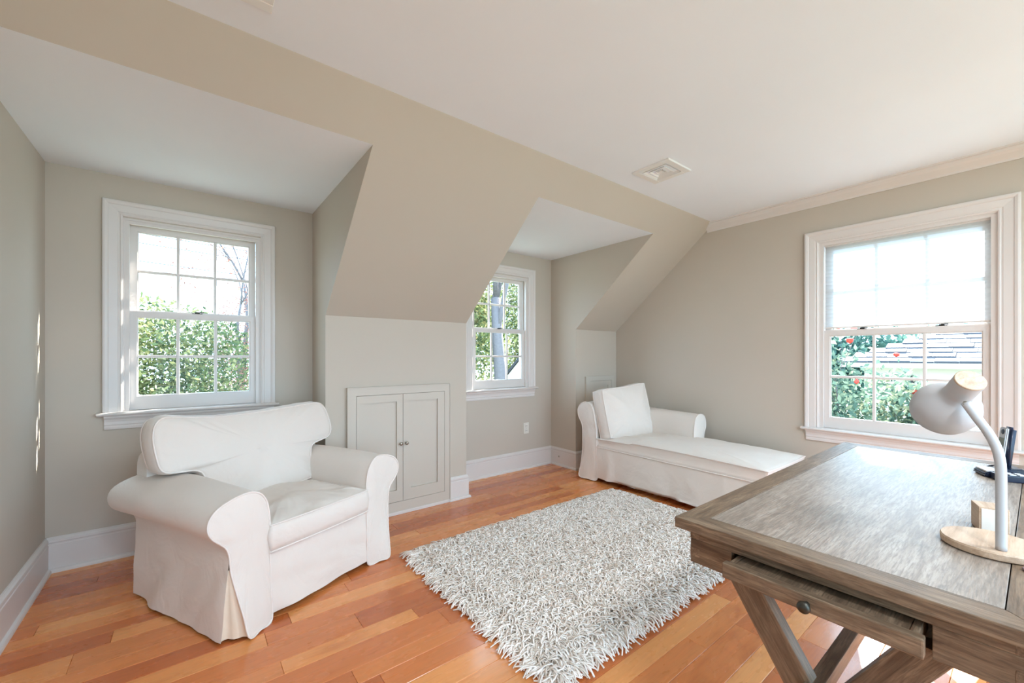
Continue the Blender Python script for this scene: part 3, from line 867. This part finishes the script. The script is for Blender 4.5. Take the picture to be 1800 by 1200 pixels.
# base skirt: closed loop lofted from seat rail to hem
loop = []
for i in range(60): loop.append((X0, Y1 - (Y1 - Y0) * i / 60, (-1, 0)))
for i in range(26): loop.append((X0 + (X1 - X0) * i / 26, Y0, (0, -1)))
for i in range(60): loop.append((X1, Y0 + (Y1 - Y0) * i / 60, (1, 0)))
for i in range(26): loop.append((X1 - (X1 - X0) * i / 26, Y1, (0, 1)))
rings = []
for k in range(14):
    t = k / 13; z = 0.335 * (1 - t) + 0.022 * t; row = []
    for (x, y, nn) in loop:
        s = x * 3.0 + y * 4.0
        d = 0.018 * t * nz(s * 1.3, z * 2, 1.0) + 0.010 * t * nz(s * 3.1, z * 4, 4.0) + 0.004 * nz(s * 4, z * 10, 2)
        pleat = 0.05 * t * math.exp(-((y - 2.46) / 0.035) ** 2) if nn == (-1, 0) else 0
        lift = (0.020 + 0.016 * nz(s * 0.9, 3.0) + 0.012 * math.sin(max(0, min(1, (2.5 - y) / 1.3)) * PI)) * (1 if k == 13 else 0)
        row.append(L_(x + nn[0] * (d + pleat * 0.6), y + nn[1] * d, z + lift))
    rings.append(row)
loft('skirt', rings, M['fabric'], ch, closed=True)
box('seat_base', X0 + 0.03 - CHX, X1 - 0.03 - CHX, Y0 + 0.03 - CHY, Y1 - 0.05 - CHY, 0.10, 0.338, M['fabric'], ch, 0.02)
# long seat mattress
def fr_m(x, y, c):
    hump = 0.012 * math.sin((y - Y0) * 2.2)
    return L_(x, y, 0.378 + c + (hump if c > 0 else 0) - (0.012 if y > 2.2 and c > 0 else 0))
ml = [(X0 - 0.004, Y0 + 0.02), (X0 - 0.006, 1.5), (X0 - 0.004, 2.0), (X0, 2.56), (X0 + 0.02, 2.60), (3.4, 2.60), (X1 - 0.02, 2.60), (X1, 2.56), (X1 + 0.002, 2.0), (X1 + 0.002, 1.5), (X1, Y0 + 0.02), (X1 - 0.03, Y0 - 0.010), (3.41, Y0 - 0.018), (X0 + 0.03, Y0 - 0.010)]
pillow('seat_mattress', ml, 0.088, 0.030, M['fabric'], ch, fr_m, power=5.0, wrinkle=0.012, seed=1.0, n=150, rings=18)
# scrolled back at the far end, extruded along X
bk = [(2.600, 0.30), (2.610, 0.50), (2.630, 0.62), (2.660, 0.705), (2.705, 0.745), (2.755, 0.748), (2.805, 0.725), (2.835, 0.680), (2.840, 0.635), (2.825, 0.590), (2.795, 0.545), (2.778, 0.490), (2.775, 0.40), (2.780, 0.25), (2.795, 0.12), (2.810, 0.015)]
kp = catmull([(a, 0, b) for a, b in bk], 48)
rings = []
for j in range(19):
    t = j / 18; x = 3.062 + (3.80 - 3.062) * t
    rings.append([L_(x, p.x + 0.005 * nz(x * 7, p.z * 8, 3), p.z) for p in kp])
bo = loft('back', rings, M['fabric'], ch)
sp = [(2.600, 0.30), (2.610, 0.50), (2.630, 0.62), (2.660, 0.705), (2.705, 0.745), (2.755, 0.748), (2.805, 0.725), (2.835, 0.680), (2.840, 0.635), (2.825, 0.590), (2.795, 0.545), (2.778, 0.490), (2.775, 0.40), (2.780, 0.25), (2.790, 0.12), (2.800, 0.020), (2.70, 0.016), (2.60, 0.020), (2.598, 0.15)]
def fr_sp(y, z, c):
    fl = max(0.0, (0.26 - z) / 0.26)
    return L_(3.062 - c - 0.030 * fl * max(0, min(1, (y - 2.60) / 0.12)) + 0.005 * nz(y * 15, z * 8, 2), y, z)
pillow('back_panel', sp, 0.004, 0.010, M['fabric'], bo, fr_sp, rings=12, power=3, wrinkle=0.006, one_side=True, n=100, centre=(2.70, 0.50))
# arm on the wall side, extruded along Y
am = [(3.590, 0.30), (3.590, 0.45), (3.592, 0.53), (3.605, 0.600), (3.635, 0.645), (3.680, 0.663), (3.730, 0.660), (3.775, 0.635), (3.800, 0.590), (3.800, 0.540), (3.780, 0.500), (3.768, 0.45), (3.765, 0.30)]
kp = catmull([(a, 0, b) for a, b in am], 40)
rings = []
for j in range(17):
    t = j / 16; y = 1.925 + (2.70 - 1.925) * t
    rings.append([L_(p.x + 0.004 * nz(y * 6, p.z * 8, 1), y, p.z + 0.02 * t) for p in kp])
ao = loft('arm', rings, M['fabric'], ch)
def fr_ap(x, z, c): return L_(x, 1.925 - c + 0.003 * nz(x * 15, z * 9, 6), z)
pillow('arm_panel', am + [(3.68, 0.295)], 0.004, 0.014, M['fabric'], ao, fr_ap, rings=12, power=3, wrinkle=0.006, one_side=True, n=90, centre=(3.69, 0.50))
# loose back cushion
def fr_cu(x, z, c):
    zz = z - 0.42; sk = (x - 3.10) * 0.20
    return L_(x, 2.505 - sk - c + zz * 0.26, 0.42 + zz * 0.985 + c * 0.22 + 0.10 * (x - 3.10) * (zz / 0.45))
cu = [(3.10, 0.425), (3.35, 0.42), (3.58, 0.425), (3.615, 0.45), (3.62, 0.63), (3.615, 0.83), (3.59, 0.868), (3.35, 0.862), (3.13, 0.868), (3.095, 0.84), (3.085, 0.64), (3.085, 0.45)]
pillow('back_cushion', cu, 0.115, 0.055, M['fabric'], ch, fr_cu, power=2.6, wrinkle=0.014, seed=9, n=120, rings=18)

# ------------------------------------------------------------------ desk
DX0, DX1, DY0, DY1, DZ = 1.050, 2.640, -0.030, 0.617, 0.760
desk = empty('desk', ((DX0 + DX1) / 2, (DY0 + DY1) / 2, 0))
tag(desk, 'weathered grey-brown wooden desk with crossed legs and slim drawer', 'desk')
DC = desk.location.copy()
def board(name, p0, p1, width_dir, w, th, mat, parent, bev=0.003, ends=None):
    """board from p0 to p1 (world, centre line); local X is along the board; w along width_dir"""
    p0, p1 = Vector(p0), Vector(p1); d = p1 - p0; Lh = d.length / 2; xa = d.normalized()
    wd = Vector(width_dir); wd = (wd - xa * wd.dot(xa)).normalized(); za = xa.cross(wd)
    bm = bmesh.new(); vs = add_box(bm, -Lh, Lh, -w / 2, w / 2, -th / 2, th / 2)
    if ends:
        for v in vs:
            k = ends[0] if v.co.x < 0 else ends[1]
            v.co.x += k * v.co.y
    if bev: bmesh.ops.bevel(bm, geom=list(bm.edges), offset=bev, segments=2, affect='EDGES', profile=0.6)
    o = bm_obj(name, bm, mat, parent)
    R = Matrix((xa, wd, za)).transposed().to_4x4()
    o.matrix_basis = Matrix.Translation((p0 + p1) / 2 - (DC if parent is desk else Vector((0, 0, 0)))) @ R
    return o
bw, bth = 0.066, 0.028; zc = DZ - bth / 2
xm0, xm1, ym0, ym1 = DX0 + bw / 2, DX1 - bw / 2, DY0 + bw / 2, DY1 - bw / 2
board('border_board', (xm0, DY0 + bw/2, zc), (xm0, DY1 - bw/2, zc), (-1, 0, 0), bw, bth, M['desk'], desk, 0.002, (-1, 1))
board('border_board', (xm1, DY0 + bw/2, zc), (xm1, DY1 - bw/2, zc), (1, 0, 0), bw, bth, M['desk'], desk, 0.002, (-1, 1))
board('border_board', (DX0 + bw/2, ym1, zc), (DX1 - bw/2, ym1, zc), (0, 1, 0), bw, bth, M['desk'], desk, 0.002, (-1, 1))
board('border_board', (DX0 + bw/2, ym0, zc), (DX1 - bw/2, ym0, zc), (0, -1, 0), bw, bth, M['desk'], desk, 0.002, (-1, 1))
board('top_panel', (DX0 + bw + 0.0015, (DY0 + DY1) / 2, zc), (DX1 - bw - 0.0015, (DY0 + DY1) / 2, zc), (0, 1, 0), DY1 - DY0 - 2 * bw - 0.003, bth - 0.001, M['desk_top'], desk, 0.0012)
# apron box
AX0, AX1, AY0, AY1, AZ0, AZ1 = 1.080, 2.610, 0.0, 0.588, 0.640, 0.731
am_ = (AZ0 + AZ1) / 2; ah = AZ1 - AZ0; at = 0.022
board('apron', (AX0 + at, AY1 - at / 2, am_), (AX1 - at, AY1 - at / 2, am_), (0, 0, 1), ah, at, M['desk'], desk, 0.0015)
board('apron', (AX0 + at, AY0 + at / 2, am_), (AX1 - at, AY0 + at / 2, am_), (0, 0, 1), ah, at, M['desk'], desk, 0.0015)
board('apron', (AX1 - at / 2, AY0, am_), (AX1 - at / 2, AY1, am_), (0, 0, 1), ah, at, M['desk'], desk, 0.0015)
# drawer-side apron: top rail above drawer, sides
DRA, DRB = 0.124, 0.478                               # drawer opening along Y
board('apron', (AX0 + at / 2, AY0, 0.7175), (AX0 + at / 2, AY1, 0.7175), (0, 0, 1), 0.027, at, M['desk'], desk, 0.0015)
board('apron', (AX0 + at / 2, DRB + 0.002, 0.672), (AX0 + at / 2, AY1, 0.672), (0, 0, 1), 0.064, at, M['desk'], desk, 0.0015)
board('apron', (AX0 + at / 2, AY0, 0.672), (AX0 + at / 2, DRA - 0.002, 0.672), (0, 0, 1), 0.064, at, M['desk'], desk, 0.0015)
for yy, zz, sg in ((AY1, 0.716, 1), (AY1, 0.668, 1), (AY0, 0.716, -1), (AY0, 0.668, -1)):
    board('joint_key', (AX0 - 0.0006, yy - sg * 0.012, zz), (AX0 + at * 0.98, yy - sg * 0.012, zz), (0, 0, 1), 0.022, 0.0246, M['desk'], desk, 0.0005)
# drawer, slightly pulled out
dr = empty('drawer', (1.02 - DC.x, 0.301 - DC.y, 0.66)); dr.parent = desk
def dboard(name, p0, p1, wd, w, th, bev=0.002):
    o = board(name, p0, p1, wd, w, th, M['desk'], dr, bev); return o
dboard('drawer_front', (0.011, -0.175, 0.0205), (0.011, 0.175, 0.0205), (0, 0, 1), 0.036, 0.022, 0.003)
dboard('drawer_side', (0.022, -0.160, 0.020), (0.45, -0.160, 0.020), (0, 0, 1), 0.036, 0.012)
dboard('drawer_side', (0.022, 0.160, 0.020), (0.45, 0.160, 0.020), (0, 0, 1), 0.036, 0.012)
dboard('drawer_bottom', (0.022, 0, 0.0345), (0.45, 0, 0.0345), (0, 1, 0), 0.306, 0.005, 0.001)
dboard('drawer_back', (0.444, -0.150, 0.016), (0.444, 0.150, 0.016), (0, 0, 1), 0.030, 0.010)
lathe('knob', [(0.006, 0), (0.005, 0.008), (0.010, 0.012), (0.0125, 0.018), (0.0115, 0.023), (0.006, 0.026), (0, 0.0265)], M['bronze'], dr, (0, 0.0, 0.020), (-1, 0, 0), 18)
# crossed legs at both ends and the stretcher
for lx in (AX0 + 0.045, AX1 - 0.045):
    board('leg', (lx, 0.487, 0.668), (lx, 0.068, 0.004), (0, 1, 0.4), 0.066, 0.036, M['desk'], desk, 0.003)
    board('leg', (lx + 0.0375, 0.101, 0.668), (lx + 0.0375, 0.520, 0.004), (0, 1, -0.4), 0.066, 0.036, M['desk'], desk, 0.003)
board('stretcher', (AX0 + 0.012, 0.314, 0.440), (AX1 - 0.012, 0.314, 0.440), (0, 1, 0), 0.032, 0.040, M['desk'], desk, 0.003)
board('light_stop_panel', (AX0 + at, (AY0 + AY1) / 2, 0.6435), (AX1 - at, (AY0 + AY1) / 2, 0.6435), (0, 1, 0), AY1 - AY0 - 2 * at, 0.006, M['desk'], desk, 0)  # closing board added under the top to stop light leaking round the drawer

# ------------------------------------------------------------------ desk lamp
lamp = empty('desk_lamp', (1.444, 0.067, DZ))
tag(lamp, 'matte white desk lamp with domed shade and round ash wood base', 'lamp')
def LL(x, y, z): return Vector((x - 1.444, y - 0.067, z - DZ))
lathe('base', [(0.0, 0.0), (0.078, 0.0), (0.0825, 0.003), (0.083, 0.015), (0.081, 0.0185), (0.0, 0.0188)], M['lamp_wood'], lamp, (0, 0, 0), (0, 0, 1), 56, False)
rt = Vector((math.sin(TH), -math.cos(TH), 0)); fw = Vector((math.cos(TH), math.sin(TH), 0))
stem = [Vector(p) for p in [(1.3889, 0.0513, 0.7792), (1.3889, 0.0513, 0.8237), (1.3889, 0.0513, 0.8977), (1.3884, 0.0517, 0.9471), (1.3882, 0.0537, 0.9777), (1.3891, 0.0594, 1.0038), (1.3885, 0.07, 1.0309), (1.3863, 0.0857, 1.0606), (1.3845, 0.1035, 1.0947)]]
st_ = catmull(stem, 34)
tube('stem', [p - lamp.location for p in st_], 0.0088, M['lamp_white'], lamp, 16)
vd = (rt * 1.10 + fw).normalized(); sd = (rt - fw * 1.10).normalized()       # away from the chair side, and across
ax_ = (sd * 0.35 + Vector((0, 0, 0.62)) - vd * 0.70).normalized()
so = Vector((1.3926, 0.0972, 1.1436)) - lamp.location
shade = lathe('shade', [(0.0268, 0.0), (0.0270, -0.003), (0.0266, -0.048), (0.0285, -0.056), (0.036, -0.063), (0.0455, -0.073), (0.0555, -0.086), (0.0615, -0.101), (0.0635, -0.118), (0.0615, -0.134), (0.057, -0.148), (0.055, -0.147), (0.0595, -0.133), (0.0615, -0.117), (0.0595, -0.101), (0.0535, -0.088), (0.044, -0.077), (0.0, -0.068)], M['lamp_white'], lamp, so, ax_, 56)
lathe('wood_cap', [(0.0270, -0.0005), (0.0270, 0.002), (0.0258, 0.0032), (0, 0.0032)], M['lamp_wood'], shade, so, ax_, 40, False)
lathe('bulb', [(0.010, -0.068), (0.010, -0.080), (0.020, -0.095), (0.022, -0.108), (0.016, -0.122), (0, -0.128)], M['clock_white'], shade, so, ax_, 20)
jp = st_[-1] - lamp.location
lathe('pivot', [(0.003, -0.012), (0.0045, -0.011), (0.0045, 0.010), (0.003, 0.011)], M['nickel'], lamp, jp + Vector((0, 0, -0.002)) + vd * 0.004, vd, 14)
cd = catmull([(1.404, -0.004, 0.768), (1.385, -0.010, 0.772), (1.365, 0.006, 0.765), (1.352, 0.020, 0.7635), (1.340, 0.012, 0.7635), (1.330, -0.022, 0.7635), (1.345, -0.029, 0.7635)], 30)
tube('power_cord', [p - lamp.location for p in cd], 0.003, M['cord'], lamp, 8)

# small clock cube beside the lamp
ck = empty('desk_clock', (1.600, 0.078, DZ), math.radians(17)); tag(ck, 'small cream cube clock with pale wooden edge beside the lamp', 'clock')
box('case', -0.030, 0.030, -0.026, 0.026, 0, 0.062, M['lamp_wood'], ck, 0.003)
box('face', -0.0315, -0.029, -0.022, 0.022, 0.004, 0.058, M['clock_white'], ck, 0.001)
box('side_panel', -0.026, 0.026, -0.0275, -0.025, 0.004, 0.058, M['clock_white'], ck, 0.001)

# cordless phone in its cradle
ph = empty('cordless_phone', (2.335, 0.092, DZ), math.radians(-65)); tag(ph, 'navy and silver cordless phone handset standing in its cradle', 'phone')
tilt = Matrix.Translation((0.004, 0.0, 0.026)) @ Matrix.Rotation(math.radians(6), 4, 'Y')
hb = bmesh.new(); add_box(hb, -0.004, 0.020, -0.023, 0.023, 0, 0.158)
bmesh.ops.bevel(hb, geom=list(hb.edges), offset=0.009, segments=3, affect='EDGES'); bmesh.ops.transform(hb, matrix=tilt, verts=hb.verts)
hand = bm_obj('handset', hb, M['navy'], ph, True)
hb = bmesh.new(); add_box(hb, -0.008, -0.001, -0.021, 0.021, 0.004, 0.154)
bmesh.ops.bevel(hb, geom=list(hb.edges), offset=0.003, segments=2, affect='EDGES'); bmesh.ops.transform(hb, matrix=tilt, verts=hb.verts)
bm_obj('handset_face', hb, M['silver'], hand)
box('display', -0.0092, -0.0075, -0.015, 0.015, 0.082, 0.116, M['screen'], hand, 0.0005, 1, tilt)
lathe('earpiece', [(0.010, 0), (0.008, 0.0015), (0.0, 0.0015)], M['button'], hand, tilt @ Vector((-0.008, 0, 0.138)), tilt.to_3x3() @ Vector((-1, 0, 0)), 16)
for r in range(4):
    for c in range(3):
        box('key', -0.0095, -0.0075, -0.0155 + c * 0.0115, -0.0075 + c * 0.0115, 0.066 - r * 0.013, 0.074 - r * 0.013, M['button'], hand, 0.0008, 1, tilt)
cr = bmesh.new()
pf = [(-0.050, 0.0), (-0.054, 0.010), (-0.044, 0.020), (-0.006, 0.026), (0.012, 0.036), (0.046, 0.040), (0.052, 0.032), (0.050, 0.0)]
v0 = [cr.verts.new((a, -0.042, b)) for a, b in pf]; v1 = [cr.verts.new((a, 0.042, b)) for a, b in pf]
cr.faces.new(v0); cr.faces.new(v1[::-1])
for i in range(len(pf)): cr.faces.new((v0[i], v0[(i + 1) % len(pf)], v1[(i + 1) % len(pf)], v1[i]))
bmesh.ops.bevel(cr, geom=list(cr.edges), offset=0.004, segments=2, affect='EDGES')
cra = bm_obj('cradle', cr, M['navy'], ph)
box('cradle_top', -0.046, -0.006, -0.036, 0.036, 0.0205, 0.0265, M['silver'], cra, 0.002, 2, Matrix.Rotation(math.radians(-3), 4, 'Y'))
box('keypad', -0.040, 0.040, -0.092, -0.044, 0.0, 0.024, M['navy'], cra, 0.004)
for r in range(3):
    for c in range(3):
        box('key', -0.034 + r * 0.024, -0.017 + r * 0.024, -0.088 + c * 0.0145, -0.077 + c * 0.0145, 0.023, 0.0265, M['silver'], cra, 0.001, 1)

# ------------------------------------------------------------------ outside
GZ = -3.2
tag(struct(box('ground', -60, 80, -40, 90, GZ - 0.3, GZ, M['grass'])), 'lawn')

def leaves(name, centre, radii, n, size, mat, parent, shell=0.55, flat=0.0, seed=1, clumps=14):
    g = np.random.default_rng(seed); c = np.array(centre, float); R = np.array(radii, float)
    cc = g.normal(size=(clumps, 3)); cc /= np.linalg.norm(cc, axis=1, keepdims=True); cc *= g.uniform(0.35, 0.85, (clumps, 1))
    k = g.integers(0, clumps, n); p = cc[k] + g.normal(size=(n, 3)) * 0.24
    ln = np.linalg.norm(p, axis=1, keepdims=True); p = np.where(ln > 1.05, p / ln * g.uniform(0.8, 1.05, (n, 1)), p)
    pos = c + p * R
    a = g.normal(size=(n, 3)); a /= np.linalg.norm(a, axis=1, keepdims=True)
    b = np.cross(a, g.normal(size=(n, 3))); b /= np.linalg.norm(b, axis=1, keepdims=True)
    s = size * g.uniform(0.6, 1.3, (n, 1))
    V = np.stack([pos - a * s, pos + b * s * 0.5, pos + a * s, pos - b * s * 0.5], 1)
    F = np.arange(4 * n).reshape(n, 4)
    tone = np.clip(g.normal(0.5, 0.25, n) + 0.25 * g.uniform(-1, 1, clumps)[k], 0, 1)
    o = attr_mesh(name, V.reshape(-1, 3) - np.array(parent.location), F, tone, mat, parent); o['kind'] = 'stuff'; return o

def branches(parent, base, height, r0, seed, levels=4, spread=0.5, mat=M['bark'], name='trunk', kids=3):
    g = random.Random(seed); V = []; F = []; tips = []
    def grow(p, d, L, r, lv):
        pts = [p]; n = 5
        for i in range(n):
            d = (d + Vector((g.uniform(-1, 1), g.uniform(-1, 1), g.uniform(-0.3, 0.6))) * 0.13).normalized(); p = p + d * L / n; pts.append(p)
        rad = [r * (1 - 0.45 * i / n) for i in range(n + 1)]
        v, f = tube_geo(pts, rad, 6 if lv < 2 else 4); b = len(V); V.extend(v); F.extend([[q + b for q in ff] for ff in f])
        if lv >= levels: tips.append(p); return
        for k in range(kids):
            q = pts[-1] if k == 0 else pts[g.randint(2, n)]
            dd = (d + Vector((g.uniform(-1, 1), g.uniform(-1, 1), g.uniform(-0.1, 0.7))).normalized() * spread * (0.6 if k == 0 else 1.2)).normalized()
            grow(q, dd, L * g.uniform(0.6, 0.8), rad[-1] * (0.85 if k == 0 else 0.6), lv + 1)
    grow(Vector(base) - parent.location, Vector((0, 0, 1)), height, r0, 0)
    mesh(name, V, F, mat, parent, True); return tips

def tree(name, label, loc, h, r0, crowns, mat, size, seed, levels=3, group='trees outside'):
    t = empty(name, (loc[0], loc[1], GZ)); tag(t, label, 'tree', group)
    branches(t, (loc[0], loc[1], GZ), h, r0, seed, levels)
    for i, (c, R, n) in enumerate(crowns): leaves('foliage', c, R, n, size, mat, t, seed=seed * 10 + i)
    return t
tree('leafy_tree', 'bushy yellow-green tree outside the window behind the armchair', (-0.5, 11.0), 2.2, 0.16, [((-0.7, 11.0, -0.2), (2.4, 2.0, 2.5), 30000), ((-2.8, 11.6, 0.2), (2.0, 1.8, 2.6), 9000)], M['leaf_yg'], 0.05, 3)
bt = empty('bare_tree', (1.2, 15.8, GZ)); tag(bt, 'thin branching tree with sparse russet leaves outside the near dormer window', 'tree', 'trees outside')
branches(bt, (1.2, 15.8, GZ), 4.0, 0.19, 33, 5, 0.40)
leaves('foliage', (2.0, 15.8, 0.9), (1.9, 1.5, 2.4), 11000, 0.042, M['leaf_red'], bt, seed=77, clumps=30)
leaves('foliage', (1.5, 15.8, 4.4), (2.2, 1.6, 2.4), 1700, 0.042, M['leaf_red'], bt, seed=78, clumps=40)
tree('tall_tree', 'tall thick-trunked tree outside the small far dormer window', (8.15, 11.0), 6.5, 0.30, [((7.6, 13.4, 2.0), (2.6, 1.7, 2.6), 10000), ((8.8, 14.2, 3.6), (1.4, 1.4, 2.4), 6000), ((6.4, 13.4, -0.4), (1.8, 1.2, 1.6), 5000), ((7.4, 13.4, 5.2), (2.6, 1.7, 2.0), 5000)], M['leaf_yg'], 0.085, 5)
tree('distant_tree', 'pale leafy tree standing behind the gabled garage', (16.5, 20.5), 3.5, 0.25, [((16.0, 20.5, 2.0), (3.4, 2.0, 3.4), 10000), ((17.5, 20.5, 5.0), (3.0, 2.0, 2.4), 6000)], M['leaf_yg'], 0.10, 9)
sh = empty('flowering_shrub', (7.6, 2.05, GZ)); tag(sh, 'tall shrub with red blossoms outside the wide right window', 'shrub')
branches(sh, (7.6, 2.05, GZ), 1.9, 0.06, 8, 4, 0.6)
leaves('foliage', (7.6, 2.15, 0.2), (1.0, 0.95, 1.55), 9000, 0.05, M['leaf_bg'], sh, seed=31, clumps=26)
leaves('foliage', (7.7, 1.25, 0.1), (0.7, 0.5, 1.0), 2200, 0.05, M['leaf_bg'], sh, seed=33, clumps=14)
g = random.Random(4)
for k in range(26):
    a = Vector((g.gauss(0, 1), g.gauss(0, 1), g.gauss(0, 1))).normalized()
    p = Vector((7.55, 1.9, 0.3)) + Vector((a.x * 0.95, a.y * 0.95, a.z * 1.35))
    if p.x > 7.9: p.x = 7.1
    bm = bmesh.new(); bmesh.ops.create_icosphere(bm, subdivisions=1, radius=g.uniform(0.03, 0.05))
    for v in bm.verts: v.co *= g.uniform(0.75, 1.2)
    o = bm_obj('blossom', bm, M['flower'], sh); o.location = p - sh.location
bh = empty('background_tree', (21, 6.0, GZ)); tag(bh, 'dark green tree mass behind the neighbouring house roof', 'tree', 'trees outside')
branches(bh, (21, 6.0, GZ), 3.0, 0.3, 14, 3)
leaves('foliage', (21, 5.0, 0.9), (2.0, 5.0, 2.0), 9000, 0.14, M['leaf_dk'], bh, seed=51, clumps=30)

# neighbouring house with slate hip roof
ho_ = empty('neighbour_house', (14.0, -2.5, GZ)); tag(ho_, 'neighbouring house with cream siding and grey slate hip roof', 'house')
hx0, hx1, hy0, hy1, hz = 10.6, 17.4, -7.2, 2.15, 1.08
def HL(x, y, z): return (x - 14.0, y + 2.5, z - GZ)
n = 30
for i in range(n):
    z0 = GZ + (hz - GZ) * i / n; z1 = GZ + (hz - GZ) * (i + 1) / n
    vs = [HL(hx0 - 0.018, hy0, z0), HL(hx0 - 0.018, hy1, z0), HL(hx0 - 0.004, hy1, z1), HL(hx0 - 0.004, hy0, z1), HL(hx0 + 0.01, hy0, z0), HL(hx0 + 0.01, hy1, z0)]
    mesh('siding_board', vs, [(0, 1, 2, 3), (0, 4, 5, 1)], M['siding'], ho_)
bm = bmesh.new()
for a in ((hx0, hx1, hy0, hy0 + 0.2), (hx0, hx1, hy1 - 0.2, hy1), (hx1 - 0.2, hx1, hy0, hy1), (hx0, hx0 + 0.1, hy0, hy1)):
    add_box(bm, a[0] - 14, a[1] - 14, a[2] + 2.5, a[3] + 2.5, 0, hz - GZ)
bm_obj('wall', bm, M['siding'], ho_)
box('fascia', hx0 - 0.35 - 14, hx0 - 0.32 - 14, hy0 - 0.3 + 2.5, hy1 + 0.3 + 2.5, hz - 0.10 - GZ, hz + 0.04 - GZ, M['trim'], ho_)
box('soffit', hx0 - 0.33 - 14, hx0 - 14, hy0 - 0.3 + 2.5, hy1 + 0.3 + 2.5, hz - 0.06 - GZ, hz - 0.03 - GZ, M['trim'], ho_)
# roof planes with rows of slates (front face towards the room, and the hip side)
pitch = 0.42; e = 0.36
rf = empty('roof', HL(0, 0, 0)); rf.parent = ho_
rf.location = (0, 0, 0)
rows = 18; slw = 0.30
run = (hx1 - hx0) / 2 + e
slate_n = 0
for r in range(rows):
    a0 = run * r / rows; a1 = run * (r + 1) / rows + 0.03
    y_lo = hy0 - e + a0; y_hi = hy1 + e - a0
    if y_hi - y_lo < 0.2: break
    z0 = hz + a0 * pitch; z1 = hz + a1 * pitch
    if r < 9:
        y = y_lo + (0.15 if r % 2 else 0)
        while y < y_hi - 0.02 and slate_n < 290:
            yb = min(y + slw - 0.006, y_hi); dz = g.uniform(0.012, 0.026)
            vs = [HL(hx0 - e + a0, y, z0 + dz), HL(hx0 - e + a0, yb, z0 + dz), HL(hx0 - e + a1, yb, z1 + 0.006), HL(hx0 - e + a1, y, z1 + 0.006), HL(hx0 - e + a0, y, z0 - 0.01), HL(hx0 - e + a0, yb, z0 - 0.01)]
            mesh('slate', vs, [(0, 1, 2, 3), (0, 4, 5, 1)], M['slate'], rf); slate_n += 1
            y += slw
bm = bmesh.new()
A = [HL(hx0 - e, hy0 - e, hz), HL(hx0 - e, hy1 + e, hz), HL(hx1 + e, hy1 + e, hz), HL(hx1 + e, hy0 - e, hz)]
ym = run; R1 = HL((hx0 + hx1) / 2, hy0 - e + run, hz + run * pitch); R2 = HL((hx0 + hx1) / 2, hy1 + e - run, hz + run * pitch)
vv = [bm.verts.new(p) for p in A] + [bm.verts.new(R1), bm.verts.new(R2)]
for q in ((0, 1, 5, 4), (1, 2, 5), (2, 3, 4, 5), (3, 0, 4)): bm.faces.new([vv[i] for i in q])
bm_obj('roof_deck', bm, M['slate'], ho_)
# eave light post on the house wall
sl = empty('wall_light', (10.55, 1.45, 0.30)); tag(sl, 'dark bracket light on the neighbouring house wall', 'wall light')
lathe('bracket', [(0.03, 0), (0.02, 0.05), (0.015, 0.35), (0.03, 0.42), (0.06, 0.46), (0.07, 0.52), (0.0, 0.54)], M['wire'], sl, (0, 0, 0), (0, 0, 1), 10)

# grey far roof left of it
fb = empty('far_house', (28, 13.5, GZ)); tag(fb, 'far house with grey roof beyond the shrub', 'house')
box('wall', -2.5, 2.5, -4, 4, 0, 4.0, M['siding'], fb)
prism('roof', [(-3, 3.9), (3, 3.9), (0, 5.8)], 'y', -4.4, 4.4, M['slate'], fb)
# small gabled garage outside the far dormer
ga = empty('garden_garage', (12.05, 14.5, GZ), math.radians(-41)); tag(ga, 'pale gabled garage outside the small far dormer window', 'garage')
box('wall', -1.3, 1.3, -1.5, 1.5, 0, 2.8, M['siding'], ga)
prism('gable', [(-1.3, 2.8), (1.3, 2.8), (0, 4.4)], 'y', -1.5, 1.5, M['siding'], ga)
for sx in (-1, 1):
    prism('roof', [(sx * 1.55, 2.55), (0, 4.45), (0, 4.58), (sx * 1.65, 2.60)], 'y', -1.7, 1.7, M['slate'], ga)

# overhead cables
for (y, z, lab) in ((19.0, 5.35, 'uppermost thin overhead cable across the sky'), (19.0, 5.02, 'middle thin overhead cable across the sky'), (19.3, 4.45, 'lowest thin overhead cable across the sky')):
    pts = [(-14 + 44 * i / 24, y, z - 1.4 * (1 - ((i - 12) / 12) ** 2) + 1.2) for i in range(25)]
    v, f = tube_geo(pts, 0.014, 5)
    tag(mesh('overhead_cable', v, f, M['wire'], None, True), lab, 'cable', 'overhead cables')
